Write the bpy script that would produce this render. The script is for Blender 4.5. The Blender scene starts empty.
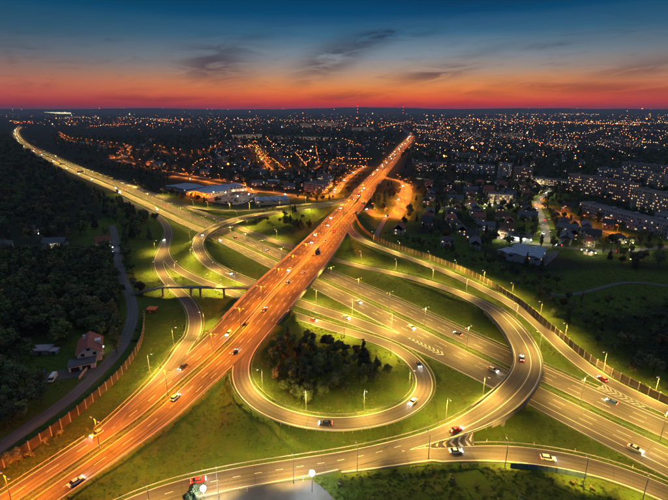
import bpy, bmesh, math, random
import numpy as np
from mathutils import Vector, Matrix, kdtree
random.seed(7); rng = np.random.default_rng(7)
C = bpy.context.scene.collection
R = math.radians
SC = bpy.context.scene

# ------------------------------------------------------------------ camera
CAM_H, FPX, HORIZON = 115.0, 451.0, 109.3
PITCH = math.atan((250 - HORIZON) / FPX)
cam_d = bpy.data.cameras.new('camera'); cam = bpy.data.objects.new('camera', cam_d); C.objects.link(cam)
cam.location = (0, 0, CAM_H); cam.rotation_euler = (math.pi / 2 - PITCH, 0, 0)
cam_d.sensor_width = 36; cam_d.lens = 36 * FPX / 668
cam_d.clip_start = 1; cam_d.clip_end = 60000
SC.camera = cam

def P(u, v, z=0.0):
    """point at height z that the photograph shows at pixel (u, v)"""
    x = (u - 334) / FPX; y = (250 - v) / FPX
    dy = math.cos(PITCH) + y * math.sin(PITCH); dz = -math.sin(PITCH) + y * math.cos(PITCH)
    t = (z - CAM_H) / dz
    return Vector((x * t, dy * t, z))

# ------------------------------------------------------------------ world: dusk sky after sunset
SC.view_settings.view_transform = 'Standard'; SC.view_settings.look = 'None'
SC.view_settings.exposure = 0.0; SC.view_settings.gamma = 1.0
SC.render.engine = 'CYCLES'
SC.cycles.use_denoising = True
SC.cycles.max_bounces = 3; SC.cycles.diffuse_bounces = 2; SC.cycles.glossy_bounces = 2
SC.cycles.transmission_bounces = 2; SC.cycles.transparent_max_bounces = 4; SC.cycles.volume_bounces = 0
SC.cycles.use_light_tree = True; SC.cycles.sample_clamp_indirect = 4; SC.cycles.sample_clamp_direct = 0
SC.cycles.caustics_reflective = False; SC.cycles.caustics_refractive = False

def lin(r, g, b):
    f = lambda c: (c / 255 / 12.92) if c / 255 <= 0.04045 else ((c / 255 + 0.055) / 1.055) ** 2.4
    return (f(r), f(g), f(b), 1)

world = bpy.data.worlds.new('World'); SC.world = world; world.use_nodes = True
wn = world.node_tree; wn.nodes.clear()
def N(t, **kw):
    n = wn.nodes.new(t)
    for k, v in kw.items(): setattr(n, k, v)
    return n
def WM(op, a, b=None, c=None):
    n = N('ShaderNodeMath', operation=op)
    for i, x in enumerate((a, b, c)):
        if x is None: continue
        if isinstance(x, (int, float)): n.inputs[i].default_value = x
        else: wn.links.new(x, n.inputs[i])
    return n.outputs[0]
def sky_world():
    L = wn.links.new
    tc = N('ShaderNodeTexCoord'); sp = N('ShaderNodeSeparateXYZ'); L(tc.outputs['Generated'], sp.inputs[0])
    X, Y, Z = sp.outputs
    el = WM('MULTIPLY', WM('ARCSINE', Z), 180 / math.pi)          # degrees above the horizon
    az = WM('MULTIPLY', WM('ARCTAN2', X, Y), 180 / math.pi)       # degrees right of the road to the horizon
    # uneven bands: let the elevation wander a little
    cx = N('ShaderNodeCombineXYZ'); L(WM('MULTIPLY', az, 0.05), cx.inputs[0]); L(WM('MULTIPLY', el, 0.5), cx.inputs[1])
    nz = N('ShaderNodeTexNoise'); nz.inputs['Scale'].default_value = 1.0; nz.inputs['Detail'].default_value = 5
    nz.inputs['Roughness'].default_value = 0.6; L(cx.outputs[0], nz.inputs['Vector'])
    wob = WM('MULTIPLY', WM('SUBTRACT', nz.outputs['Fac'], 0.5), 1.1)
    elw = WM('ADD', el, wob)
    def ramp(stops, fac):
        cr = N('ShaderNodeValToRGB'); e = cr.color_ramp.elements
        while len(e) > 1: e.remove(e[-1])
        e[0].position = stops[0][0]; e[0].color = stops[0][1]
        for p, c in stops[1:]:
            k = e.new(p); k.color = c
        L(fac, cr.inputs[0]); return cr.outputs[0]
    f30 = WM('DIVIDE', WM('MAXIMUM', elw, 0), 30.0)
    f30.node.use_clamp = True
    warm = ramp([(0.0, lin(204, 38, 50)), (0.018, lin(218, 56, 50)), (0.04, lin(234, 94, 54)), (0.07, lin(240, 132, 62)), (0.105, lin(214, 148, 96)),
                 (0.145, lin(172, 150, 134)), (0.20, lin(128, 142, 152)), (0.27, lin(62, 108, 138)), (0.34, lin(10, 74, 116)), (0.42, lin(2, 52, 90)),
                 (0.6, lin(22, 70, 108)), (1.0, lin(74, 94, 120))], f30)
    cool = ramp([(0.0, lin(104, 36, 64)), (0.02, lin(142, 46, 68)), (0.05, lin(172, 72, 78)), (0.09, lin(166, 96, 88)), (0.13, lin(128, 98, 96)),
                 (0.18, lin(88, 92, 102)), (0.25, lin(48, 80, 100)), (0.33, lin(16, 74, 104)), (0.41, lin(2, 56, 86)),
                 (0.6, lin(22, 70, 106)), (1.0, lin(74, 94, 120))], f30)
    back = ramp([(0.0, lin(92, 88, 106)), (0.2, lin(106, 104, 118)), (0.5, lin(100, 106, 122)), (1.0, lin(74, 94, 120))], f30)  # overhead and unseen rear sky brightened to lift the light on the trees
    # warmest straight ahead and a little to the right, cooler towards the left and far to the sides
    wl = WM('DIVIDE', WM('SUBTRACT', az, 7.0), 30.0); g = WM('MULTIPLY', wl, wl)
    wfac = WM('POWER', 2.718, WM('MULTIPLY', g, -0.85))
    m1 = N('ShaderNodeMixRGB'); L(wfac, m1.inputs[0]); L(cool, m1.inputs[1]); L(warm, m1.inputs[2])
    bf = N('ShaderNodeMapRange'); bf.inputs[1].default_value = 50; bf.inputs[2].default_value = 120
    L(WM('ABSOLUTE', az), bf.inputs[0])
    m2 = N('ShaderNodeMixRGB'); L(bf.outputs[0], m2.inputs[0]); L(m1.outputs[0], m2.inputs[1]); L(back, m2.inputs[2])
    col = m2.outputs[0]
    # clouds: wispy patches at their own bearings, torn by noise
    cv = N('ShaderNodeCombineXYZ'); L(WM('MULTIPLY', az, 0.10), cv.inputs[0])
    L(WM('ADD', WM('MULTIPLY', el, 0.52), WM('MULTIPLY', az, -0.035)), cv.inputs[1])
    n2 = N('ShaderNodeTexNoise'); n2.inputs['Scale'].default_value = 1.9; n2.inputs['Detail'].default_value = 8; n2.inputs['Roughness'].default_value = 0.62
    n2.inputs['Distortion'].default_value = 0.9; L(cv.outputs[0], n2.inputs['Vector'])
    tear = N('ShaderNodeMapRange'); tear.inputs[1].default_value = 0.31; tear.inputs[2].default_value = 0.54; L(n2.outputs['Fac'], tear.inputs[0])
    def bearing(u, v):
        return math.degrees(math.atan((u - 334) / 470.0)), (HORIZON - v) / 451 * 57.3 * 0.97
    total = None
    for u, v, su, sv, tilt, a in [(218, 70, 34, 13, 0.0, 1.0), (225, 58, 40, 5, -.02, .8), (334, 62, 36, 10, -0.38, 1.0), (362, 50, 34, 6, -.25, .9), (386, 43, 36, 3.2, -0.05, 1.3), (432, 77, 38, 5, -0.16, .95), (352, 97, 46, 3.5, -0.05, .8),
                                  (310, 80, 20, 6, -0.3, .5), (540, 57, 24, 2.2, -0.05, .6), (590, 92, 90, 4, 0.04, .75), (165, 100, 60, 2.5, 0.0, .7), (480, 95, 40, 3, .02, .5),
                                  (500, 16, 90, 7, -0.05, .5), (255, 46, 30, 3, -.1, .4), (640, 78, 50, 5, -.1, .6), (470, 62, 40, 4, -.2, .35)]:
        A, Ee = bearing(u, v); sa = su / 451 * 57.3 * .8; se = sv / 451 * 57.3 * 1.25
        da = WM('SUBTRACT', az, A); de = WM('SUBTRACT', WM('SUBTRACT', el, Ee), WM('MULTIPLY', da, -tilt))
        q1 = WM('DIVIDE', da, sa); q2 = WM('DIVIDE', de, se)
        gg = WM('POWER', 2.718, WM('MULTIPLY', WM('ADD', WM('MULTIPLY', q1, q1), WM('MULTIPLY', q2, q2)), -0.7))
        gg = WM('MULTIPLY', gg, a)
        total = gg if total is None else WM('MAXIMUM', total, gg)
    cf = WM('MULTIPLY', total, WM('ADD', WM('MULTIPLY', tear.outputs[0], 0.95), 0.05)); cf.node.use_clamp = True
    # thin general streaks
    tear2 = N('ShaderNodeMapRange'); tear2.inputs[1].default_value = 0.52; tear2.inputs[2].default_value = 0.74; tear2.inputs[4].default_value = 0.42
    L(n2.outputs['Fac'], tear2.inputs[0])
    lowf = N('ShaderNodeMapRange'); lowf.inputs[1].default_value = 13; lowf.inputs[2].default_value = 5; L(el, lowf.inputs[0])
    cf2 = WM('MAXIMUM', cf, WM('MULTIPLY', tear2.outputs[0], lowf.outputs[0]))
    cc = ramp([(0.0, lin(120, 26, 44)), (0.06, lin(118, 44, 50)), (0.12, lin(82, 50, 62)), (0.2, lin(50, 46, 66)), (0.3, lin(34, 58, 82)), (0.45, lin(4, 36, 62)), (1, lin(2, 18, 40))], f30)
    m3 = N('ShaderNodeMixRGB'); L(WM('MULTIPLY', cf2, 0.78), m3.inputs[0]); L(col, m3.inputs[1]); L(cc, m3.inputs[2])
    # under the horizon the far ground and haze: dark blue
    below = N('ShaderNodeMapRange'); below.inputs[1].default_value = -0.6; below.inputs[2].default_value = -0.05; L(el, below.inputs[0])
    m4 = N('ShaderNodeMixRGB'); L(below.outputs[0], m4.inputs[0]); m4.inputs[1].default_value = lin(12, 18, 34); L(m3.outputs[0], m4.inputs[2])
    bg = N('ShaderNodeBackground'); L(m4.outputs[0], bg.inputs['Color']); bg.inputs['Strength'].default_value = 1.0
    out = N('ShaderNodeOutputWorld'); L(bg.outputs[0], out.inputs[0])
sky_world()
world.cycles.sampling_method = 'MANUAL'; world.cycles.sample_map_resolution = 512

# added soft fill lamp, standing in for sky glow to lift the dark trees
sun_d = bpy.data.lights.new('dusk_fill', 'SUN'); sun_d.energy = 0.34; sun_d.angle = R(80); sun_d.color = (.95, .95, 1.0)
sun = bpy.data.objects.new('dusk_fill', sun_d); C.objects.link(sun); sun.rotation_euler = (R(-35), 0, R(-8))

# lamp colours and watts (lamps themselves are built further down)
YELLOW, ORANGE, WHITE = (1.0, 0.60, 0.10), (1.0, 0.225, 0.0), (0.86, 0.95, 1.0)
LIGHT_W = {'ramp_road': 34000, 'motorway': 60000, 'ramp': 44000, 'bridge': 105000, 'town': 50000, 'town_yellow': 12000, 'flood': 3800}

# ------------------------------------------------------------------ materials
MATS = {}
def mat(name, col, rough=0.8, spec=0.3, emit=None, strength=0, vary=0.0, scale=1.0, metallic=0.0, bump=0.0, sampling=None, detail=4):
    if name in MATS: return MATS[name]
    m = bpy.data.materials.new(name); m.use_nodes = True; t = m.node_tree; b = t.nodes['Principled BSDF']
    b.inputs['Base Color'].default_value = (*col[:3], 1); b.inputs['Roughness'].default_value = rough
    b.inputs['Specular IOR Level'].default_value = spec; b.inputs['Metallic'].default_value = metallic
    if emit is not None:
        b.inputs['Emission Color'].default_value = (*emit[:3], 1); b.inputs['Emission Strength'].default_value = strength
    if vary or bump:
        g = t.nodes.new('ShaderNodeNewGeometry'); n = t.nodes.new('ShaderNodeTexNoise'); n.inputs['Scale'].default_value = scale; n.inputs['Detail'].default_value = detail
        oi = t.nodes.new('ShaderNodeObjectInfo')
        t.links.new(g.outputs['Position'], n.inputs['Vector'])
        if vary:
            mr = t.nodes.new('ShaderNodeMapRange'); mr.inputs[1].default_value = .3; mr.inputs[2].default_value = .7
            mr.inputs[3].default_value = 1 - vary; mr.inputs[4].default_value = 1 + vary; t.links.new(n.outputs['Fac'], mr.inputs[0])
            r2 = t.nodes.new('ShaderNodeMapRange'); r2.inputs[3].default_value = 1 - vary * .8; r2.inputs[4].default_value = 1 + vary * .8; t.links.new(oi.outputs['Random'], r2.inputs[0])
            mu = t.nodes.new('ShaderNodeMath'); mu.operation = 'MULTIPLY'; t.links.new(mr.outputs[0], mu.inputs[0]); t.links.new(r2.outputs[0], mu.inputs[1])
            hs = t.nodes.new('ShaderNodeHueSaturation'); hs.inputs['Color'].default_value = (*col[:3], 1); t.links.new(mu.outputs[0], hs.inputs['Value'])
            t.links.new(hs.outputs[0], b.inputs['Base Color'])
        if bump:
            bp = t.nodes.new('ShaderNodeBump'); bp.inputs['Strength'].default_value = bump; bp.inputs['Distance'].default_value = .3
            t.links.new(n.outputs['Fac'], bp.inputs['Height']); t.links.new(bp.outputs[0], b.inputs['Normal'])
    if sampling: m.cycles.emission_sampling = sampling
    MATS[name] = m; return m

def asphalt(name, base, warm, streak=0.35):
    """uv x = metres across, uv y = metres along: wheel tracks, patches and long worn streaks (light trails too on the overpass)"""
    m = bpy.data.materials.new(name); m.use_nodes = True; t = m.node_tree; b = t.nodes['Principled BSDF']; L = t.links.new
    uv = t.nodes.new('ShaderNodeUVMap'); uv.uv_map = 'UVMap'
    mp = t.nodes.new('ShaderNodeMapping'); mp.inputs['Scale'].default_value = (1.1, 0.012, 1); L(uv.outputs[0], mp.inputs[0])
    n1 = t.nodes.new('ShaderNodeTexNoise'); n1.inputs['Scale'].default_value = 1.3; n1.inputs['Detail'].default_value = 5; n1.inputs['Roughness'].default_value = .7; L(mp.outputs[0], n1.inputs['Vector'])
    mp2 = t.nodes.new('ShaderNodeMapping'); mp2.inputs['Scale'].default_value = (0.12, 0.05, 1); L(uv.outputs[0], mp2.inputs[0])
    n2 = t.nodes.new('ShaderNodeTexNoise'); n2.inputs['Scale'].default_value = 1.0; n2.inputs['Detail'].default_value = 6; n2.inputs['Roughness'].default_value = .6; L(mp2.outputs[0], n2.inputs['Vector'])
    n3 = t.nodes.new('ShaderNodeTexNoise'); n3.inputs['Scale'].default_value = 1.6; n3.inputs['Detail'].default_value = 3; L(uv.outputs[0], n3.inputs['Vector'])
    def rng_(n, a, c, lo=.3, hi=.7):
        r = t.nodes.new('ShaderNodeMapRange'); r.inputs[1].default_value = lo; r.inputs[2].default_value = hi; r.inputs[3].default_value = a; r.inputs[4].default_value = c; L(n, r.inputs[0]); return r.outputs[0]
    def mul(a, c):
        x = t.nodes.new('ShaderNodeMath'); x.operation = 'MULTIPLY'; L(a, x.inputs[0]); L(c, x.inputs[1]); return x.outputs[0]
    # lane-wide repair patches and darker wheel tracks
    sc_ = t.nodes.new('ShaderNodeMapping'); sc_.inputs['Scale'].default_value = (1 / 3.7, 1 / 47.0, 1); L(uv.outputs[0], sc_.inputs[0])
    fl_ = t.nodes.new('ShaderNodeVectorMath'); fl_.operation = 'FLOOR'; L(sc_.outputs[0], fl_.inputs[0]); wn_ = t.nodes.new('ShaderNodeTexWhiteNoise'); L(fl_.outputs[0], wn_.inputs['Vector'])
    sx_ = t.nodes.new('ShaderNodeSeparateXYZ'); L(uv.outputs[0], sx_.inputs[0]); c_ = t.nodes.new('ShaderNodeMath'); c_.operation = 'MULTIPLY'; L(sx_.outputs[0], c_.inputs[0]); c_.inputs[1].default_value = 6.2832 / 1.85
    c2_ = t.nodes.new('ShaderNodeMath'); c2_.operation = 'COSINE'; L(c_.outputs[0], c2_.inputs[0])
    sp_ = t.nodes.new('ShaderNodeMath'); sp_.operation = 'MULTIPLY'; L(sx_.outputs[1], sp_.inputs[0]); sp_.inputs[1].default_value = 1 / 23.0; fr_ = t.nodes.new('ShaderNodeMath'); fr_.operation = 'FRACT'; L(sp_.outputs[0], fr_.inputs[0])
    extra = mul(mul(rng_(wn_.outputs['Value'], .84, 1.12, 0, 1), rng_(c2_.outputs[0], .88, 1.08, -1, 1)), rng_(fr_.outputs[0], .72, 1.0, .008, .014))
    v = mul(mul(rng_(n1.outputs['Fac'], 1 - streak, 1 + streak), rng_(n2.outputs['Fac'], .8, 1.2)), rng_(n3.outputs['Fac'], .9, 1.1)); v = mul(v, extra)
    hs = t.nodes.new('ShaderNodeHueSaturation'); L(v, hs.inputs['Value'])
    mx = t.nodes.new('ShaderNodeMixRGB'); mx.inputs[1].default_value = (*base, 1); mx.inputs[2].default_value = (*warm, 1); L(n2.outputs['Fac'], mx.inputs[0]); L(mx.outputs[0], hs.inputs['Color'])
    L(hs.outputs[0], b.inputs['Base Color']); b.inputs['Specular IOR Level'].default_value = .2
    L(rng_(n1.outputs['Fac'], .55, .85), b.inputs['Roughness'])
    MATS[name] = m; return m

A_MOTOR = asphalt('motorway_asphalt', (.066, .057, .049), (.118, .100, .080), .42)
A_RAMP = asphalt('slip_road_asphalt', (.062, .052, .048), (.108, .092, .078), .38)
A_BRIDGE = asphalt('overpass_asphalt', (.056, .052, .045), (.125, .115, .10), .65)  # stronger streaks also paint in vehicle light trails, beside real wear
A_STREET_FLAT = mat('car_park_asphalt', (.09, .09, .095), .85, vary=.25, scale=.2)
A_BRIDGE.node_tree.nodes['Principled BSDF'].inputs['Specular IOR Level'].default_value = .04
A_STREET = asphalt('street_asphalt', (.09, .09, .095), (.12, .12, .12), .2)
PAINT = mat('road_paint', (.42, .41, .37), .6, vary=.12, scale=.4)
CONC = mat('concrete', (.22, .21, .19), .85, vary=.25, scale=.35, bump=.1)
CONC_D = mat('weathered_concrete', (.2, .19, .17), .9, vary=.3, scale=.5)
STEEL = mat('galvanised_steel', (.26, .26, .26), .5, metallic=.3, vary=.15, scale=2)
DARKST = mat('dark_painted_steel', (.06, .07, .075), .5, metallic=.2)
PAVING = mat('concrete_paving', (.085, .084, .082), .85, vary=.2, scale=.3)
GLASS = mat('dark_window_glass', (.012, .016, .022), .12, .6)
TYRE = mat('tyre_rubber', (.015, .015, .015), .8)

def ground_material():
    m = bpy.data.materials.new('grass_ground'); m.use_nodes = True; t = m.node_tree; b = t.nodes['Principled BSDF']; L = t.links.new
    g = t.nodes.new('ShaderNodeNewGeometry')
    def noise(s, d=5, r=.6, sc=(1, 1, 1)):
        mp = t.nodes.new('ShaderNodeMapping'); mp.inputs['Scale'].default_value = sc; L(g.outputs['Position'], mp.inputs[0])
        n = t.nodes.new('ShaderNodeTexNoise'); n.inputs['Scale'].default_value = s; n.inputs['Detail'].default_value = d; n.inputs['Roughness'].default_value = r; L(mp.outputs[0], n.inputs['Vector']); return n.outputs['Fac']
    def mr(x, lo, hi, a=0., c=1.):
        r = t.nodes.new('ShaderNodeMapRange'); r.inputs[1].default_value = lo; r.inputs[2].default_value = hi; r.inputs[3].default_value = a; r.inputs[4].default_value = c; L(x, r.inputs[0]); return r.outputs[0]
    def mix(f, a, c):
        x = t.nodes.new('ShaderNodeMixRGB')
        L(f, x.inputs[0])
        for i, q in ((1, a), (2, c)):
            if isinstance(q, tuple): x.inputs[i].default_value = (*q, 1)
            else: L(q, x.inputs[i])
        return x.outputs[0]
    big, mid, fine, tuft = noise(.022, 4), noise(.11, 6, .7), noise(.7, 5, .7), noise(2.4, 4, .8)
    c = mix(mr(big, .4, .62), (.058, .110, .013), (.095, .150, .019))
    c = mix(mr(mid, .42, .68), c, (.082, .095, .020))
    c = mix(mr(fine, .5, .72, 0, .7), c, (.045, .072, .012))
    c = mix(mr(noise(.05, 6, .75), .64, .74, 0, .6), c, (.10, .075, .032))
    c = mix(mr(noise(.35, 3, .5, (1, .25, 1)), .56, .66, 0, .5), c, (.12, .115, .035))
    c = mix(mr(tuft, .5, .72, 0, .7), c, (.035, .050, .010))
    at = t.nodes.new('ShaderNodeAttribute'); at.attribute_name = 'wild'
    c = mix(at.outputs['Fac'], c, (.022, .028, .017))
    L(c, b.inputs['Base Color']); b.inputs['Roughness'].default_value = .95; b.inputs['Specular IOR Level'].default_value = .08
    bp = t.nodes.new('ShaderNodeBump'); bp.inputs['Strength'].default_value = .8; bp.inputs['Distance'].default_value = .5
    ad = t.nodes.new('ShaderNodeMath'); ad.operation = 'ADD'; L(fine, ad.inputs[0]); L(tuft, ad.inputs[1]); L(ad.outputs[0], bp.inputs['Height']); L(bp.outputs[0], b.inputs['Normal'])
    return m
GROUND = ground_material()

# ------------------------------------------------------------------ mesh helpers
class MB:
    def __init__(s): s.v = []; s.f = []; s.m = []; s.uv = []
    def add(s, vs, fs, mi=0, uv=None):
        o = len(s.v); s.v.extend([tuple(p) for p in vs]); s.f.extend([tuple(i + o for i in f) for f in fs]); s.m.extend([mi] * len(fs))
        if uv is not None: s.uv.extend(uv)
        return s
    def box(s, cx, cy, cz, sx, sy, sz, rot=0, mi=0, taper=1.0):
        """centre of the base, full sizes"""
        c, n = math.cos(rot), math.sin(rot); vs = []
        for k, (zz, tt) in enumerate(((cz, 1), (cz + sz, taper))):
            for dx, dy in ((-.5, -.5), (.5, -.5), (.5, .5), (-.5, .5)):
                x, y = dx * sx * tt, dy * sy * tt; vs.append((cx + x * c - y * n, cy + x * n + y * c, zz))
        return s.add(vs, [(3, 2, 1, 0), (4, 5, 6, 7), (0, 1, 5, 4), (1, 2, 6, 5), (2, 3, 7, 6), (3, 0, 4, 7)], mi)
    def tube(s, a, b, r0, r1=None, n=6, mi=0):
        r1 = r0 if r1 is None else r1; a = Vector(a); b = Vector(b); d = (b - a).normalized()
        u = d.cross(Vector((0, 0, 1))); u = u.normalized() if u.length > 1e-3 else Vector((1, 0, 0)); w = d.cross(u)
        vs = [a + (u * math.cos(2 * math.pi * i / n) + w * math.sin(2 * math.pi * i / n)) * r0 for i in range(n)]
        vs += [b + (u * math.cos(2 * math.pi * i / n) + w * math.sin(2 * math.pi * i / n)) * r1 for i in range(n)]
        fs = [(i, (i + 1) % n, n + (i + 1) % n, n + i) for i in range(n)] + [tuple(range(n - 1, -1, -1)), tuple(range(n, 2 * n))]
        return s.add(vs, fs, mi)
    def prism(s, pts, z0, z1, mi=0):
        n = len(pts); vs = [(x, y, z0) for x, y in pts] + [(x, y, z1) for x, y in pts]
        return s.add(vs, [tuple(range(n - 1, -1, -1)), tuple(range(n, 2 * n))] + [(i, (i + 1) % n, n + (i + 1) % n, n + i) for i in range(n)], mi)
    def mesh(s, name, mats, smooth=False):
        me = bpy.data.meshes.new(name); me.from_pydata(s.v, [], s.f)
        for m in (mats if isinstance(mats, (list, tuple)) else [mats]): me.materials.append(m)
        if max(s.m, default=0) > 0: me.polygons.foreach_set('material_index', s.m)
        if s.uv:
            l = me.uv_layers.new(name='UVMap'); me_l = np.empty(len(me.loops), np.int32); me.loops.foreach_get('vertex_index', me_l)
            l.data.foreach_set('uv', np.array(s.uv, np.float32)[me_l].ravel())
        if smooth: me.polygons.foreach_set('use_smooth', [True] * len(me.polygons))
        me.update(); return me

def link(name, me, parent=None, loc=None, kind=None, label=None):
    o = bpy.data.objects.new(name, me); C.objects.link(o)
    if parent is not None: o.parent = parent
    if loc is not None: o.location = loc
    if kind: o['kind'] = kind
    if label: o['label'] = label
    return o
def tag(o, label, cat, group=None):
    o['label'] = label; o['category'] = cat
    if group: o['group'] = group
    return o
def thing(name, label, cat, loc=(0, 0, 0), rz=0.0, group=None):
    o = bpy.data.objects.new(name, None); C.objects.link(o); o.location = loc; o.rotation_euler = (0, 0, rz); o.empty_display_size = .5
    return tag(o, label, cat, group)
CH = {}
def kid(parent, name, me, **kw):
    o = link(name, me, parent, **kw); CH.setdefault(parent.name, []).append(o); return o
def dup(root, loc, rz=0.0, label=None, group=None, scale=None, mats=None):
    """a copy of a thing with its parts and sub-parts"""
    r = root.copy(); C.objects.link(r); r.location = loc; r.rotation_euler = (0, 0, rz)
    if scale is not None: r.scale = scale if hasattr(scale, '__len__') else (scale,) * 3
    if label: r['label'] = label
    if group: r['group'] = group
    def rec(src, dst):
        for ch in CH.get(src.name, ()):
            c = ch.copy(); C.objects.link(c); c.parent = dst; CH.setdefault(dst.name, []).append(c)
            if mats and ch.name.split('.')[0] in mats:
                for sl in c.material_slots: sl.link = 'OBJECT'
                c.material_slots[0].material = mats[ch.name.split('.')[0]]
            rec(ch, c)
    rec(root, r); return r
ORD = 'first second third fourth fifth sixth seventh eighth ninth tenth eleventh twelfth thirteenth fourteenth fifteenth sixteenth seventeenth eighteenth nineteenth'.split()
TENS = ['twent', 'thirt', 'fort', 'fift', 'sixt', 'sevent', 'eight', 'ninet']
def nth(i):
    if i < 19: return ORD[i]
    t, u = divmod(i + 1, 10)
    return TENS[t - 2] + ('ieth' if u == 0 else 'y ' + ORD[u - 1])

# ------------------------------------------------------------------ roads
class Road:
    def __init__(s, name, pts, wl, wr, step=3.0, sm=3.0):
        """pts: (u, v, z, bridge) pixels of the centre line; wl, wr: metres to the left and right edge seen along the road (number or one per point)"""
        s.name = name; W = [P(p[0], p[1], p[2]) for p in pts]; n = len(W)
        b = [(p[3] if len(p) > 3 else 0) for p in pts]
        wl = list(wl) if hasattr(wl, '__len__') else [wl] * n; wr = list(wr) if hasattr(wr, '__len__') else [wr] * n
        out = []
        for i in range(n - 1):
            p0, p1, p2, p3 = W[max(i - 1, 0)], W[i], W[i + 1], W[min(i + 2, n - 1)]
            m = max(2, int((p2 - p1).length / 1.0))
            # centripetal-like tangents
            d1 = max((p1 - p0).length, 1e-3); d2 = max((p2 - p1).length, 1e-3); d3 = max((p3 - p2).length, 1e-3)
            t1 = ((p1 - p0) / d1 * d2 + (p2 - p1) / d2 * d1) / (d1 + d2) * d2 if i > 0 else (p2 - p1)
            t2 = ((p2 - p1) / d2 * d3 + (p3 - p2) / d3 * d2) / (d2 + d3) * d2 if i < n - 2 else (p2 - p1)
            for k in range(m):
                t = k / m; h = ((2*t**3-3*t**2+1), (t**3-2*t**2+t), (-2*t**3+3*t**2), (t**3-t**2))
                q = p1 * h[0] + t1 * h[1] + p2 * h[2] + t2 * h[3]; L_ = lambda a: a[i] * (1 - t) + a[i + 1] * t
                out.append((q.x, q.y, p1.z * (1 - t) + p2.z * t, L_(b), L_(wl), L_(wr)))
        out.append((*W[-1][:], b[-1], wl[-1], wr[-1])); out = np.array(out)
        ds = np.r_[0, np.cumsum(np.hypot(*np.diff(out[:, :2], axis=0).T))]
        ln = ds[-1]; cnt = max(4, int(ln / step)); t = np.linspace(0, ln, cnt)
        A = np.stack([np.interp(t, ds, out[:, k]) for k in range(6)], 1)
        k = int(sm * 3); ker = np.exp(-.5 * (np.arange(-k, k + 1) / sm) ** 2); ker /= ker.sum()
        for c in (0, 1, 2, 4, 5):
            x = A[:, c]; pad = np.r_[2 * x[0] - x[1:k + 1][::-1], x, 2 * x[-1] - x[-k - 1:-1][::-1]] if len(x) > k + 1 else None
            if pad is not None: A[:, c] = np.convolve(pad, ker, 'valid')
        s.xy = A[:, :2]; s.z = A[:, 2]; s.b = A[:, 3] > .5; s.wl = A[:, 4]; s.wr = A[:, 5]; s.s = t; s.frame()
    def frame(s):
        d = np.gradient(s.xy, axis=0); d /= np.linalg.norm(d, axis=1)[:, None]; s.t = d; s.n = np.stack([-d[:, 1], d[:, 0]], 1)   # n = left
    def near(s, x, y):
        i = int(np.argmin((s.xy[:, 0] - x) ** 2 + (s.xy[:, 1] - y) ** 2)); o = (x - s.xy[i, 0]) * s.n[i, 0] + (y - s.xy[i, 1]) * s.n[i, 1]
        return i, o
    def at(s, i, off=0.0, dz=0.0):
        return Vector((s.xy[i, 0] + s.n[i, 0] * off, s.xy[i, 1] + s.n[i, 1] * off, s.z[i] + dz))
    def idx(s, m): return int(np.clip(np.searchsorted(s.s, m), 0, len(s.s) - 1))
    def ang(s, i): return math.atan2(s.t[i, 1], s.t[i, 0])

# wl = left edge when looking along the listed direction, wr = right edge
def road(name, pts, wl, wr, **k): return Road(name, pts, wl, wr, **k)
mwp = [(12, 121), (20, 126.5), (16, 132), (18.5, 138.5), (23, 143.5), (31, 149), (44, 154.8), (66, 166), (90.6, 176.8), (110, 184.7), (149.4, 202.6), (180, 217.6), (220, 234.8), (251, 248.6),
       (281, 262), (324.7, 280.6), (377.6, 305), (410, 320.5), (459, 344.8), (515, 371.5), (590, 407.8), (668, 443.5), (760, 486), (900, 548)]
MW = road('motorway', [(u, v, 0) for u, v in mwp], [13]*7 + [18]*3 + [16.5]*14, [13]*7 + [14, 14, 13, 12, 11, 12, 13, 14.5, 15, 16, 16, 17, 17.5, 18, 18.5, 18.5, 18.5], step=4)
OR = road('overpass_road', [(-60, 560, 2.0), (30.5, 495.4, 2.5), (84, 460, 3.5), (114.5, 438, 4.5), (152.7, 411.5, 6), (176, 388, 6.8), (211, 359, 7.6), (244, 326, 8), (264.3, 302.5, 8, 1), (284, 281, 8, 1), (302.2, 263, 8, 1),
     (320, 243.5, 8, 1), (331, 231, 8, .3), (341, 219, 8), (354, 204.6, 7.5), (367.3, 187.5, 4), (378.8, 175, 1), (390, 162.5, 0), (401, 149, 0), (409.5, 140, 0), (411, 135.5, 0), (406, 131, 0), (398, 127.5, 0)],
     [9, 9, 9, 9, 10, 12, 13, 14, 15, 15.5, 15.5, 15, 14, 14, 14, 14] + [14]*7, [9, 9, 9.5, 10, 11, 12, 12.5, 15, 17, 17.5, 17.5, 16.5, 15, 14, 13, 14] + [14]*7)
P1 = road('slip_road', [(120, 197.5, 0), (140, 208, 0), (155, 214.5, 0), (165, 223, 0), (168.5, 231, 0), (166.5, 241, 0), (161.5, 252, 0), (158.3, 263, 0), (161, 271, 0), (166.5, 279.5, 0), (174.3, 288, 0), (185.9, 298.5, .3), (194, 312, 1.2), (195.2, 329, 2.5),
     (188, 347, 4.2), (175.3, 365.5, 5.5), (160, 383, 5.9), (146, 396, 5.6), (129, 412, 5), (108, 431, 4.3), (90, 446, 3.7)], 3.7, 3.7)
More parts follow.
